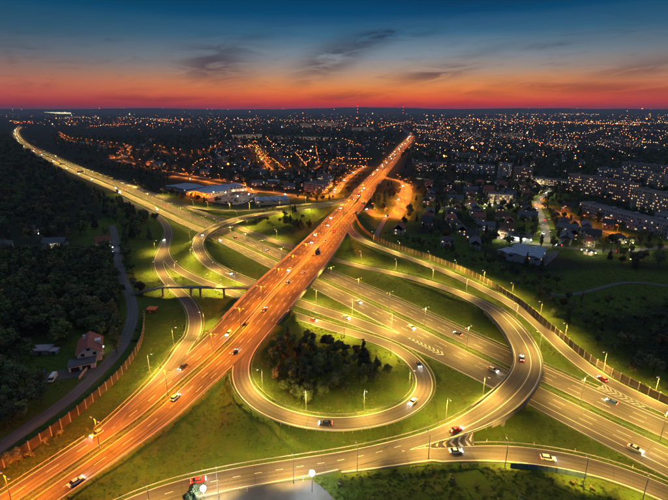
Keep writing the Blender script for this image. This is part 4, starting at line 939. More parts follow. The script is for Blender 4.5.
# short white marker posts along the guard rails
k = 0
for r_, sg_, pts_ in ((R2, 1, [(491, 446), (533, 449), (578, 456), (627, 469)]), (R2, -1, [(500, 461), (560, 470)]), (E_, 1, [(300, 478), (250, 484)]), (R3, 1, [(612, 378), (640, 391), (520, 302), (485, 286)])):
    for u, v in pts_:
        q = P(u, v); i, o = r_.near(q.x, q.y); p = r_.at(i, sg_ * ((r_.wl if sg_ > 0 else r_.wr)[i] + 1.5)); z = tz(p.x, p.y); t = thing('marker_post', f'{nth(k)} short white marker post behind the slip road guard rail, listed clockwise', 'marker post', (p.x, p.y, z), r_.ang(i), 'white marker posts'); k += 1
        m = MB(); m.box(0, 0, -.3, .25, .16, 1.7, 0, 0, .8); kid(t, 'post', m.mesh('post', mat('white_marker_plastic', (.7, .7, .66), .5))); m = MB(); m.box(0, 0, .98, .28, .19, .22); kid(t, 'band', m.mesh('band', DARKST))

# small orange shed on the slope
def shed():
    p = P(152.5, 311); t = thing('orange_shed', 'small orange roofed shed on the grass beside the blue service road', 'shed', (p.x, p.y, tz(p.x, p.y)), R(-8)); m = MB(); m.box(0, 0, -.4, 5.2, 3, 2.8); kid(t, 'wall', m.mesh('wall', mat('shed_wall', (.1, .07, .05), .8)))
    m = MB(); m.add([(-2.9, -1.8, 2.25), (2.9, -1.8, 2.25), (2.9, 1.8, 2.9), (-2.9, 1.8, 2.9), (-2.9, -1.8, 2.4), (2.9, -1.8, 2.4), (2.9, 1.8, 3.05), (-2.9, 1.8, 3.05)], [(3, 2, 1, 0), (4, 5, 6, 7), (0, 1, 5, 4), (1, 2, 6, 5), (2, 3, 7, 6), (3, 0, 4, 7)]); kid(t, 'roof', m.mesh('roof', mat('orange_roof', (.75, .16, .04), .6, vary=.15)))
    m = MB(); m.box(-.8, -1.52, -.1, 1.3, .08, 2.1); kid(t, 'door', m.mesh('door', mat('shed_door', (.55, .14, .05), .6)))
shed()
# ------------------------------------------------------------------ trees
def leaf_mat(name, col, vary=.45): return mat(name, col, .85, .15, vary=vary, scale=.45, detail=2)
FOL = {'dark': leaf_mat('dark_green_leaves', (.115, .135, .062)), 'olive': leaf_mat('olive_leaves', (.17, .155, .07)), 'green': leaf_mat('green_leaves', (.13, .17, .055)), 'fir': leaf_mat('fir_needles', (.07, .088, .05)),
       'autumn': leaf_mat('brownish_leaves', (.12, .075, .035))}
BARK = mat('bark', (.07, .055, .04), .9, vary=.3, scale=2)
def leaf_cloud(rg, lobes, n, size, flat=.5):
    w = np.array([l[3] ** 2 for l in lobes]); w /= w.sum(); cnt = rg.multinomial(n, w); V = []; 
    for (cx, cy, cz, r), k in zip(lobes, cnt):
        d = rg.normal(size=(k, 3)); d /= np.linalg.norm(d, axis=1)[:, None]; d[:, 2] = np.where(d[:, 2] < -.55, -d[:, 2], d[:, 2])
        c = np.array([cx, cy, cz]) + d * (r * rg.uniform(.72, 1.12, k))[:, None] * np.array([1, 1, .85])
        nn = d + rg.normal(size=(k, 3)) * flat; nn /= np.linalg.norm(nn, axis=1)[:, None]
        a = np.cross(nn, rg.normal(size=(k, 3))); a /= np.linalg.norm(a, axis=1)[:, None]; b = np.cross(nn, a)
        s = (size * rg.uniform(.55, 1.25, k))[:, None]; s2 = s * rg.uniform(.5, .9, (k, 1))
        V.append(np.stack([c - a * s, c - b * s2, c + a * s, c + b * s2], 1))
    V = np.concatenate(V).reshape(-1, 3); return V
def crown_mesh(name, seed, kind):
    rg = np.random.default_rng(seed); lobes = []
    if kind == 'conifer':
        Ht = 13.0
        for k in range(11):
            z = 1.8 + k * 1.05; rr = (1 - (z / (Ht + .6))) * 3.1
            for j in range(max(3, 7 - k // 2)): a = rg.uniform(0, 6.28); lobes.append((math.cos(a) * rr * .6, math.sin(a) * rr * .6, z, .45 + rr * .36))
        n, size = 1300, .42
    elif kind == 'poplar':
        for k in range(16): z = 2 + k * .68; rr = 1.5 * math.sin(min(1, (k + 2) / 9) * 1.57) * (1 if k < 11 else (17 - k) / 6.5); a = rg.uniform(0, 6.28); lobes.append((math.cos(a) * rr * .5, math.sin(a) * rr * .5, z, .5 + rr * .62))
        n, size = 1200, .38
    elif kind == 'shrub':
        for k in range(7): a = rg.uniform(0, 6.28); q = rg.uniform(.2, 1.3); lobes.append((math.cos(a) * q, math.sin(a) * q, rg.uniform(.5, 1.3), rg.uniform(.5, .95)))
        n, size = 380, .26
    else:
        Rr = rg.uniform(3.2, 4.2); zc = rg.uniform(6.2, 7.4)
        for k in range(rg.integers(15, 22)):
            d = rg.normal(size=3); d /= np.linalg.norm(d); q = rg.uniform(.45, 1.0); lobes.append((d[0] * Rr * q * .85, d[1] * Rr * q * .85, zc + d[2] * 3.0 * q + (1 - abs(q)) * .6, rg.uniform(.9, 1.75)))
        lobes.append((0, 0, zc, 2.3)); n, size = 1700, .42
    V = leaf_cloud(rg, lobes, n, size); F = np.arange(len(V)).reshape(-1, 4); mb = MB(); mb.add(V.tolist(), F.tolist())
    for cx, cy, cz, r in lobes:      # dense inner twigs and leaves so that the crown is not see-through everywhere
        bm = bmesh.new(); bmesh.ops.create_icosphere(bm, subdivisions=1, radius=r * .66); vs = [(v.co.x * rg.uniform(.8, 1.15) + cx, v.co.y * rg.uniform(.8, 1.15) + cy, v.co.z * rg.uniform(.8, 1.15) + cz) for v in bm.verts]; mb.add(vs, [tuple(v.index for v in f.verts) for f in bm.faces]); bm.free()
    return mb, lobes
def trunk_mb(seed, kind, lobes):
    rg = np.random.default_rng(seed + 90); m = MB()
    if kind == 'shrub':
        for k in range(4): a = k * 1.6; m.tube((0, 0, -.2), (math.cos(a) * .5, math.sin(a) * .5, 1.0), .05, .02, n=4)
        return m
    top = 11.5 if kind == 'conifer' else (9.5 if kind == 'poplar' else 7.0)
    m.tube((0, 0, -.6), (.05, .03, top * .45), .3, .2, n=7); m.tube((.05, .03, top * .45), (0, 0, top), .2, .06, n=6)
    for l in lobes[:7] if kind == 'broad' else lobes[:3]:
        m.tube((0, 0, top * rg.uniform(.25, .5)), (l[0] * .8, l[1] * .8, l[2]), .11, .04, n=4)
    return m
TV = []; stuffcol = bpy.data.collections.new('woodland_tree_kinds')
for nm, kind, fols in (('broad', 'broad', ['dark', 'green', 'olive', 'dark', 'autumn']), ('conifer', 'conifer', ['fir', 'fir']), ('poplar', 'poplar', ['olive', 'dark']), ('shrub', 'shrub', ['green', 'olive'])):
    for j, fo in enumerate(fols):
        sd = 100 + len(TV) * 7; mb, lobes = crown_mesh('crown', sd, kind); tm = trunk_mb(sd, kind, lobes); crown = mb.mesh('crown', FOL[fo]); trunk = tm.mesh('trunk', BARK)
        both = MB(); both.add(mb.v, mb.f, 0); both.add(tm.v, tm.f, 1); jo = bpy.data.objects.new('woodland_tree', both.mesh('woodland_tree', [FOL[fo], BARK])); stuffcol.objects.link(jo); jo.name = f'woodland_tree_{len(TV):02d}'
        TV.append(dict(kind=kind, fol=fo, crown=crown, trunk=trunk, H={'broad': 10.5, 'conifer': 13.5, 'poplar': 13, 'shrub': 2.2}[kind]))
def in_poly(x, y, poly):
    c = False; n = len(poly)
    for i in range(n):
        x1, y1 = poly[i]; x2, y2 = poly[i - 1]
        if (y1 > y) != (y2 > y) and x < (x2 - x1) * (y - y1) / (y2 - y1) + x1: c = not c
    return c
# points of all roads, for keeping clear
kd_pts = [(r.xy[i, 0], r.xy[i, 1], max(r.wl[i], r.wr[i])) for r in ALLR for i in range(len(r.s))]
KD = kdtree.KDTree(len(kd_pts))
for i, p in enumerate(kd_pts): KD.insert((p[0], p[1], 0), i)
KD.balance()
def clear_of_roads(x, y, gap):
    for co, i, d in KD.find_range((x, y, 0), 24 + gap):
        if d < kd_pts[i][2] + gap: return False
    return True
BUILT = []     # (x, y, radius) of buildings, filled below; trees keep clear
def scatter(poly_px, spacing, gap, weights, smin=.8, smax=1.25, n_max=9999, where='', tries=14):
    poly = [tuple(P(u, v)[:2]) for u, v in poly_px]; x0, x1 = min(p[0] for p in poly), max(p[0] for p in poly); y0, y1 = min(p[1] for p in poly), max(p[1] for p in poly)
    out = []; nx = int((x1 - x0) / spacing) + 1; ny = int((y1 - y0) / spacing) + 1; cells = [(a, b) for a in range(nx) for b in range(ny)]; random.shuffle(cells)
    for a, b in cells:
        x = x0 + (a + random.uniform(.08, .92)) * spacing; y = y0 + (b + random.uniform(.08, .92)) * spacing
        if not in_poly(x, y, poly) or not clear_of_roads(x, y, gap) or any((x - bx) ** 2 + (y - by) ** 2 < (br + 2) ** 2 for bx, by, br in BUILT): continue
        v = random.choices(range(len(TV)), weights)[0]; s = random.uniform(smin, smax); out.append((x, y, v, s, where))
        if len(out) >= n_max: break
    return out
# ------------------------------------------------------------------ buildings
WALLC = {'cream': mat('cream_render', (.5, .45, .37), .85, vary=.12, scale=.3), 'white': mat('white_render', (.6, .58, .56), .85, vary=.1, scale=.3), 'grey': mat('grey_render', (.27, .26, .26), .85, vary=.15, scale=.3), 'pink': mat('pinkish_render', (.42, .29, .26), .85, vary=.12, scale=.3), 'blue': mat('bluish_render', (.32, .36, .42), .85, vary=.12, scale=.3), 'brick': mat('brick_red_wall', (.24, .10, .07), .9, vary=.2, scale=.8)}
ROOFC = {'red': mat('red_tile_roof', (.24, .09, .06), .8, vary=.25, scale=.7), 'brown': mat('brown_tile_roof', (.13, .075, .05), .8, vary=.25, scale=.7), 'dark': mat('dark_tile_roof', (.05, .052, .06), .7, vary=.25, scale=.7), 'blue': mat('blue_grey_metal_roof', (.18, .26, .40), .5, .5, metallic=.2, vary=.2, scale=.15), 'house_blue': mat('grey_tile_roof', (.10, .12, .15), .8, vary=.25, scale=.7), 'flat': mat('flat_felt_roof', (.09, .095, .11), .9, vary=.2, scale=.2)}
def lit(n, c, s): return mat(n, (.8, .7, .5), .5, emit=c, strength=s, sampling='NONE')
WLIT = [lit('warm_lit_window', (1, .55, .2), .9), lit('pale_lit_window', (1, .76, .42), .8), lit('orange_lit_window', (1, .33, .07), 1.1), lit('cool_lit_window', (.7, .85, 1), .4)]
FRAME = mat('window_frame', (.5, .5, .5), .5)
def window_quads(w, d, storeys, sh, lit_frac, step=3.0, ww=1.3, wh=1.4, z0=1.0, rg=None):
    """window boxes on all four walls: returns dark MB and lit MB (material index by colour)"""
    dk, lt = MB(), MB(); ww0 = ww
    for face in range(4):
        L_ = w if face % 2 == 0 else d; n = max(1, int((L_ - 1) / step)); D_ = (d if face % 2 == 0 else w) / 2
        for k in range(n):
            for s in range(storeys):
                if rg.random() < .1: continue
                ww = ww0 * (1 if storeys < 4 else rg.choice([.8, 1, 1, 1.7]))
                x = (k + .5) * L_ / n - L_ / 2; z = z0 + s * sh; y = -D_ - .04
                vs = []
                for dx, dy, dz in ((-ww / 2, 0, 0), (ww / 2, 0, 0), (ww / 2, 0, wh), (-ww / 2, 0, wh), (-ww / 2, .08, 0), (ww / 2, .08, 0), (ww / 2, .08, wh), (-ww / 2, .08, wh)):
                    X, Y = x + dx, y + dy
                    for _ in range(face): X, Y = -Y, X
                    vs.append((X, Y, z + dz))
                fs = [(0, 1, 2, 3), (0, 4, 5, 1), (3, 2, 6, 7), (1, 5, 6, 2), (4, 0, 3, 7)]
                if rg.random() < lit_frac: lt.add(vs, fs, int(rg.choice([0, 0, 1, 1, 2, 3], p=[.25, .2, .2, .15, .15, .05])))
                else: dk.add(vs, fs)
    return dk, lt
def add_windows(t, w, d, storeys, sh, lf, rg, **k):
    dk, lt = window_quads(w, d, storeys, sh, lf, rg=rg, **k)
    if dk.v: kid(t, 'windows', dk.mesh('windows', GLASS), kind='stuff')
    if lt.v: kid(t, 'lit_windows', lt.mesh('lit_windows', WLIT), kind='stuff')
def apartment(label, a_px, b_px, depth, storeys, wall='cream', lf=.3, sh=2.9, seed=0, balc=True, cat='apartment block', grp=None, name='apartment_block', step=3.0, front_boost=0):
    rg = np.random.default_rng(seed); a, b = P(*a_px), P(*b_px); d = b - a; L_ = d.length; ang = math.atan2(d.y, d.x); nv = Vector((-d.y, d.x, 0)) / L_; c = (a + b) / 2 + nv * depth / 2
    t = thing(name, label, cat, (c.x, c.y, -.4), ang, grp); Hh = storeys * sh + .6; BUILT.append((c.x, c.y, depth / 2 + 3))
    for q in np.arange(0, L_, depth): p = a + d * (q / L_) + nv * depth / 2; BUILT.append((p.x, p.y, depth * .6 + 2))
    m = MB(); m.box(0, 0, 0, L_, depth, Hh); kid(t, 'wall', m.mesh('wall', WALLC[wall]))
    m = MB(); m.box(0, 0, Hh + .004, L_ - .6, depth - .6, .2); rf = kid(t, 'roof', m.mesh('roof', ROOFC['flat']))
    m = MB()
    for sx, sy, ww, dd in ((0, -1, L_ + .1, .3), (0, 1, L_ + .1, .3), (-1, 0, .3, depth - .5), (1, 0, .3, depth - .5)): m.box(sx * (L_ / 2 - .1), sy * (depth / 2 - .1), Hh - .1, ww, dd, .65)
    kid(rf, 'parapet', m.mesh('parapet', WALLC[wall]))
    n = max(1, int(L_ / 22))
    for k in range(n): m = MB(); x = (k + .5) * L_ / n - L_ / 2; m.box(x, 0, Hh + .2, 4, 3.4, 2.2); kid(rf, 'stair_head', m.mesh('stair_head', WALLC['grey']))
    add_windows(t, L_, depth, storeys, sh, lf, rg, step=step)
    if balc:
        m = MB(); nb = max(1, int(L_ / 9))
        for k in range(nb):
            x = (k + .5) * L_ / nb - L_ / 2 + 1.5
            for s in range(1, storeys): m.box(x, -depth / 2 - .62, s * sh + .35, 3.0, 1.2, .95)
        kid(t, 'balconies', m.mesh('balconies', WALLC['grey' if wall != 'grey' else 'white']), kind='stuff')
    return t
AP = [('long lit apartment block at the right, farther half of the pair', (566, 190), (631, 203), 12, 7, 'pink', .42, 1), ('tall long apartment block at the right edge, nearer of the pair', (629, 207.5), (690, 223), 13, 7, 'cream', .36, 2),
      ('apartment block behind the long lit block', (596, 177.5), (650, 185), 12, 5, 'grey', .3, 3), ('farthest long apartment block at the right edge', (620, 171), (700, 180), 12, 5, 'grey', .3, 4), ('apartment block peeping out at the right edge behind the tall one', (646, 186.5), (700, 196), 12, 6, 'cream', .32, 5),
      ('long low apartment block with bluish roof nearest to the meadow', (578, 214), (666, 239), 12, 4, 'blue', .25, 6), ('short white block beside the tall block at the right edge', (652, 226), (690, 236), 12, 4, 'blue', .2, 7),
      ('pale block with lit ground floor left of the long apartment rows', (531, 183), (566, 187.5), 12, 3, 'cream', .7, 8), ('tower block with white gable in the middle distance', (497, 178), (508, 179), 14, 8, 'white', .25, 9), ('tower block right of the white gabled tower', (513, 178), (530, 179.5), 13, 6, 'pink', .25, 10),
      ('long block below the horizon right of the orange road, left one', (412, 171), (446, 171.5), 12, 5, 'pink', .3, 11), ('long block right of the left long block in the dark quarter', (456, 172), (492, 175), 12, 5, 'blue', .25, 12), ('row of flats behind the dark quarter', (455, 160), (500, 162), 12, 5, 'grey', .3, 13),
      ('pink three storey block beside the orange street', (304, 191), (322, 193.5), 15, 4, 'pink', .15, 14), ('narrow block behind the pink three storey block', (318, 183), (328, 184), 14, 4, 'grey', .35, 15), ('yellowish block right of the pink one', (326, 189), (333, 186), 10, 4, 'cream', .6, 16),
      ('long lit slab building at the upper left of the town', (233, 139), (262, 138), 14, 5, 'cream', .75, 17), ('long dim slab building right of the lit one', (268, 139), (300, 139.5), 14, 4, 'grey', .3, 18), ('greenish lit slab building in the upper town', (303, 140), (330, 141), 14, 4, 'cream', .6, 19),
      ('tall block near the horizon left of the orange road', (318, 126), (336, 126.5), 18, 8, 'cream', .6, 20), ('second tall block near the horizon', (300, 127), (310, 127.3), 18, 8, 'grey', .5, 21), ('block near the horizon above the orange road', (352, 131), (372, 131.5), 16, 6, 'cream', .4, 22),
      ('distant flats right of the end of the orange road', (425, 140), (448, 140.6), 16, 7, 'pink', .3, 23), ('distant flats in the middle right', (462, 138), (480, 138.5), 16, 8, 'grey', .35, 24), ('distant flats with bright windows at the right', (498, 138), (520, 139), 16, 7, 'cream', .4, 25),
      ('distant flats below the right horizon', (545, 146), (575, 148), 15, 6, 'grey', .3, 26), ('distant flats near the right edge', (600, 145), (640, 147), 15, 6, 'pink', .35, 27)]
for lb, a, b, dp, st, wl_, lf, sd in AP: apartment(lb, a, b, dp, st, wl_, lf * .85, seed=sd, sh=3.4 if sd < 8 else 3.1)
# floodlit building
fb = apartment('floodlit cream building with glowing front in the middle of the dark quarter', (487, 203), (511, 205), 14, 4, 'cream', .55, seed=40, balc=False, cat='building', name='floodlit_building', step=2.6)
FL_GLOW = []
def fixture(loc, col, watts, label, h=.9, emit=None, strength=40, r=.35, grp='ground floodlights and yard lamps of the town'):
    t = thing('yard_lamp', label, 'yard lamp', (loc[0], loc[1], tz(loc[0], loc[1])), 0, grp); m = MB(); m.tube((0, 0, -.3), (0, 0, h), .08, n=5); kid(t, 'post', m.mesh('post', DARKST))
    bm = bmesh.new(); bmesh.ops.create_icosphere(bm, subdivisions=1, radius=r); me = bpy.data.meshes.new('globe'); bm.to_mesh(me); bm.free(); e = emit or col
    me.materials.append(mat('globe_glow_%d_%d_%d' % tuple(int(c * 99) for c in e), (.9, .9, .9), .4, emit=e, strength=strength, sampling='NONE')); kid(t, 'globe', me, loc=(0, 0, h + r * .8))
    if watts:
        l = bpy.data.lights.new('yard_light', 'POINT'); l.energy = watts; l.color = col; l.shadow_soft_size = r; lo = bpy.data.objects.new('light', l); C.objects.link(lo); lo.parent = t; lo.location = (0, 0, h + r * 2.2)
for k, (u, v) in enumerate([(485, 205.5), (492, 206), (499, 206.5), (506, 207.5), (514, 206)]): p = P(u, v); fixture(p, (1, .82, .5), 1500, f'{nth(k)} globe lamp before the floodlit cream building', 1.5)
for k, (u, v) in enumerate([(470, 208), (477, 209), (484, 211), (475, 204)]): p = P(u, v); fixture(p, (1, .9, .5), 900, f'{nth(k)} globe lamp among the trees left of the floodlit building', 3)
for k, (u, v) in enumerate([(513, 192), (518, 190)]): p = P(u, v); fixture(p, (1, .8, .45), 2200, f'{nth(k)} bright lamp behind the floodlit building', 5)
for k, (u, v) in enumerate([(501, 240.5), (508, 241), (516, 241.6), (524, 242.3), (531, 243)]): p = P(u, v); fixture(p, (.9, 1, .85), 700, f'{nth(k)} pale lamp before the low shop with the lit front', 2.5, strength=60)
for k, (u, v) in enumerate([(581, 253.5), (586, 254.5), (591, 256), (595, 257)]): p = P(u, v); fixture(p, (1, .75, .4), 700, f'{nth(k)} warm lamp at the roadside stop above the dark meadow', 3)
for k, (u, v) in enumerate([(556, 224), (561, 226), (567, 223)]): p = P(u, v); fixture(p, ORANGE, 1500, f'{nth(k)} orange lamp among the houses right of the tree lined street', 4)
for k, (u, v) in enumerate([(625, 247), (632, 247.5)]): p = P(u, v); fixture(p, (1, .9, .4), 700, f'{nth(k)} yellow lamp under the trees by the right edge', 4)
for k, (u, v) in enumerate([(630, 258), (630, 262), (621, 256)]): p = P(u, v); fixture(p, (1, .55, .2), 200, f'{nth(k)} orange lamp by the lone house above the footpath', 2.5)

def hall(label, a_px, b_px, depth, Hh, roof='blue', wall='grey', ridge=1.2, cat='hall', name='hall', bays=1, front=None, sky=0):
    a, b = P(*a_px), P(*b_px); d = b - a; L_ = d.length; ang = math.atan2(d.y, d.x); nv = Vector((-d.y, d.x, 0)) / L_; c = (a + b) / 2 + nv * depth / 2
    t = thing(name, label, cat, (c.x, c.y, -.4), ang); m = MB(); m.box(0, 0, 0, L_, depth, Hh); kid(t, 'wall', m.mesh('wall', WALLC[wall]))
    for q in np.arange(0, L_ + .1, 8): p = a + d * (q / L_) + nv * depth / 2; BUILT.append((p.x, p.y, depth * .55 + 2))
    n = bays; bw = L_ / n
    for k in range(n):
        x0 = -L_ / 2 + k * bw - (.4 if k == 0 else 0); x1 = -L_ / 2 + (k + 1) * bw + (.4 if k == n - 1 else 0); xm = (x0 + x1) / 2; y0, y1 = -depth / 2 - .5, depth / 2 + .5; m = MB()
        vs = [(x0 + .03, y0, Hh + .02), (xm, y0, Hh + ridge), (x1 - .03, y0, Hh + .02), (x0 + .03, y1, Hh + .02), (xm, y1, Hh + ridge), (x1 - .03, y1, Hh + .02)]
        m.add(vs, [(0, 2, 1), (3, 4, 5), (0, 1, 4, 3), (1, 2, 5, 4), (0, 3, 5, 2)]); rf = kid(t, 'roof', m.mesh('roof', ROOFC[roof]))
        for q in range(int(depth / 7)):
            yy = y0 + 4 + q * 7; m = MB(); m.box((x0 + xm) / 2, yy, Hh + ridge / 2 - .25, bw * .12, 2.4, .7); kid(rf, 'roof_light', m.mesh('roof_light', mat('roof_light_panel', (.35, .4, .48), .35)))
    rg = np.random.default_rng(len(BUILT)); add_windows(t, L_, depth, 1, 3, .12, rg, step=5, ww=3, wh=1.2, z0=Hh - 2)
    if front:
        m = MB(); nb = max(2, int(L_ / 4))
        for k in range(nb): m.box(-L_ / 2 + (k + .5) * L_ / nb, -depth / 2 - .06, .5, L_ / nb * .8, .12, min(Hh - 1.2, 3.2))
        kid(t, 'shop_windows', m.mesh('shop_windows', front), kind='stuff')
    return t
SHOP = lit('shop_front_glow', (1, .66, .36), .55); SHOPW = lit('white_shop_front_glow', (.85, .95, .8), .35)
hall('large hall of the retail park with blue roof, leftmost', (166, 189.5), (186, 193.5), 34, 6, 'blue', 'blue', 1.5)
hall('retail hall with orange lit gable left of the car park', (186, 195.5), (209, 198.5), 44, 6.5, 'blue', 'cream', 2.2)
hall('long retail building with dark blue roof behind the car park', (212, 194), (247, 190.5), 30, 7, 'blue', 'cream', 1.2, bays=3, front=SHOP)
hall('row of blue roofed halls right of the car park', (256, 205), (290, 203.5), 26, 5, 'blue', 'blue', 1.6, bays=5)
hall('filling station building with bright bluish roof in the dark', (263, 183.5), (277, 184), 16, 4.5, 'blue', 'white', .5, front=SHOPW)
hall('low shop with lit front below the tree lined street', (504, 240), (531, 243), 16, 4.5, 'dark', 'white', 1.5, bays=2, front=SHOPW)
hall('orange walled house beside the low lit shop', (497, 237.5), (507, 238.5), 12, 6, 'brown', 'pink', 3)
hall('large dark hall with bluish roof at the edge of the meadow', (506, 260), (540, 265.5), 30, 6, 'blue', 'blue', 1.5, bays=2)
hall('lower wing in front of the dark bluish hall', (497, 254), (507, 257), 14, 4, 'blue', 'grey', .8)
hall('small building by the roadside stop above the meadow', (583, 254), (592, 256), 7, 3.5, 'dark', 'cream', .6, front=SHOP)
# car park of the retail park: rows of parked cars and bright masts
for k, (u, v) in enumerate([(226, 198.5), (234, 196.5), (243, 196), (252, 195), (238, 202), (249, 199.5), (214, 198)]):
    p = P(u, v); fixture(p, (1, .74, .46) if k < 6 else (1, .5, .12), 3800, f'{nth(k)} bright mast lamp in the retail car park', 8, strength=60, r=.55)
for u, v, w in ((190, 197.2, 16000), (199, 198.6, 16000), (208, 199.6, 14000)): p = P(u, v); fixture(p, (1, .17, .0), w, f'{"left" if u < 195 else "middle" if u < 205 else "right"} orange yard lamp before the orange lit gable', 5, strength=50)
k = 0
for row, v in enumerate((193.8, 196.2, 198.8, 201.6)):
    for j in range(9):
        u = 224 + j * 3.6 + row * .7
        if random.random() < .25: continue
        p = P(u, v); cl = COLS[(row * 5 + j * 3) % 7]; put_vehicle('hatchback' if (j + row) % 2 else 'estate', cl, (p.x, p.y, -.02), R(80 + (row % 2) * 180), f'parked {cl} {"hatchback" if (j + row) % 2 else "estate car"}, {nth(j)} place, {nth(row)} row of the retail car park', lights=False); k += 1

# detached houses -------------------------------------------------
def house_proto(seed, L_, W_, eave, pitch, roof, wall, storeys, hip=False, lf=.25):
    rg = np.random.default_rng(seed); t = thing('house', '', 'house', (0, 0, -500), 0); m = MB(); h2 = W_ / 2 * math.tan(R(pitch))
    pts = [(-L_ / 2, -W_ / 2, 0), (L_ / 2, -W_ / 2, 0), (L_ / 2, W_ / 2, 0), (-L_ / 2, W_ / 2, 0), (-L_ / 2, -W_ / 2, eave), (L_ / 2, -W_ / 2, eave), (L_ / 2, W_ / 2, eave), (-L_ / 2, W_ / 2, eave)]
    fs = [(0, 1, 5, 4), (1, 2, 6, 5), (2, 3, 7, 6), (3, 0, 4, 7)]
    if not hip: pts += [(-L_ / 2, 0, eave + h2), (L_ / 2, 0, eave + h2)]; fs += [(4, 7, 8), (5, 9, 6)]
    m.add(pts, fs); kid(t, 'wall', m.mesh('wall', WALLC[wall])); e = .6; k = L_ / 2 - (W_ / 2 if hip else -e); z0 = eave - .3 + .02; top = eave + h2 + .2
    m = MB(); a = [(-L_ / 2 - e, -W_ / 2 - e, z0), (L_ / 2 + e, -W_ / 2 - e, z0), (L_ / 2 + e, W_ / 2 + e, z0), (-L_ / 2 - e, W_ / 2 + e, z0), (-k, 0, top), (k, 0, top)]; b = [(x, y, z + .22) for x, y, z in a]
    m.add(a + b, [(6, 7, 11, 10), (8, 9, 10, 11), (1, 0, 4, 5), (3, 2, 5, 4), (0, 1, 7, 6), (2, 3, 9, 8)] + [(7, 8, 11), (9, 6, 10), (0, 3, 4), (2, 1, 5), (1, 2, 8, 7), (3, 0, 6, 9)]); rf = kid(t, 'roof', m.mesh('roof', ROOFC[roof]))
    m = MB(); m.box(L_ * .2, W_ * .12, eave, .8, .8, h2 + 1.0); kid(rf, 'chimney', m.mesh('chimney', WALLC['brick']))
    add_windows(t, L_, W_, storeys, 2.8, lf, rg, step=2.8, ww=1.2, wh=1.3)
    m = MB(); m.box(L_ * .1, -W_ / 2 - .05, 0, 1.1, .12, 2.1); kid(t, 'door', m.mesh('door', mat('front_door', (.12, .07, .04), .6)))
    return t
HP = [house_proto(1, 12, 9, 5.6, 38, 'red', 'cream', 2), house_proto(2, 11, 10, 5.4, 28, 'dark', 'white', 2, True), house_proto(3, 14, 9, 3.2, 42, 'brown', 'white', 1), house_proto(4, 10, 9, 5.8, 40, 'dark', 'pink', 2, lf=.35), house_proto(5, 13, 10, 5.6, 30, 'red', 'grey', 2, True), house_proto(6, 18, 9, 6, 35, 'house_blue', 'blue', 2, lf=.3)]
HD = ['red gabled cream house', 'dark hipped white house', 'low brown roofed white house', 'dark gabled pink house', 'red hipped grey house', 'long grey gabled bluish house']
HU = set()
def put_house(v, x, y, rz, label, s=1.0, grp=None):
    z = tz(x, y) - .25
    if v not in HU:
        HU.add(v); o = HP[v]; o.location = (x, y, z); o.rotation_euler = (0, 0, rz); o['label'] = label; o.scale = (s,) * 3
        if grp: o['group'] = grp
    else: o = dup(HP[v], (x, y, z), rz, label, grp, s)
    BUILT.append((x, y, 7.5 * s)); return o
def houses(poly_px, n, where, spacing, rows_ang, s=1.0, vs=range(6)):
    poly = [tuple(P(u, v)[:2]) for u, v in poly_px]; x0, x1 = min(p[0] for p in poly), max(p[0] for p in poly); y0, y1 = min(p[1] for p in poly), max(p[1] for p in poly); c, q = math.cos(rows_ang), math.sin(rows_ang); got = []
    ext = max(x1 - x0, y1 - y0); cx, cy = (x0 + x1) / 2, (y0 + y1) / 2; k = int(ext / spacing)
    cand = [(cx + (i * c - j * q) * spacing + random.uniform(-.18, .18) * spacing, cy + (i * q + j * c) * spacing * 1.0 + random.uniform(-.18, .18) * spacing) for i in range(-k, k) for j in range(-k, k)]; random.shuffle(cand)
    for x, y in cand:
        if len(got) >= n: break
        if in_poly(x, y, poly) and clear_of_roads(x, y, 9) and not any((x - bx) ** 2 + (y - by) ** 2 < (br + 9) ** 2 for bx, by, br in BUILT): got.append((x, y)); BUILT.append((x, y, 5))
    got.sort(key=lambda p: p[0] / p[1]); cnt = {}
    for x, y in got:
        v = random.choice(list(vs)); cnt[v] = cnt.get(v, -1) + 1; put_house(v, x, y, rows_ang + random.choice((0, math.pi / 2)) + random.uniform(-.1, .1), f'{nth(cnt[v])} {HD[v]} from the left {where}', s * random.uniform(.9, 1.12), f'houses {where}')
houses([(553, 207), (575, 211), (645, 240), (645, 246), (600, 249), (556, 243)], 24, 'below the long apartment block', 19, R(-25), 1.0, (1, 5, 3, 4))
houses([(408, 222), (418, 183), (540, 184), (532, 203), (536, 236), (495, 235), (470, 240), (430, 234)], 62, 'right of the orange road', 27, R(-12))
houses([(430, 236), (498, 238), (500, 250), (470, 252), (400, 236), (392, 226)], 20, 'behind the long noise barrier', 24, R(-20))
houses([(262, 172), (345, 165), (338, 182), (300, 190), (272, 190), (255, 185)], 34, 'beyond the filling station', 24, R(15))
houses([(195, 150), (250, 148), (262, 168), (255, 182), (205, 176), (198, 165)], 46, 'above the retail park', 30, R(-8))
houses([(270, 150), (350, 147), (352, 162), (330, 166), (275, 167)], 44, 'in the orange lit quarter', 36, R(10))
houses([(65, 142), (130, 143), (195, 158), (195, 174), (120, 164), (95, 150)], 30, 'beyond the motorway', 48, R(-30))
houses([(412, 150), (560, 150), (600, 170), (545, 176), (415, 168)], 40, 'below the right horizon', 55, R(5))

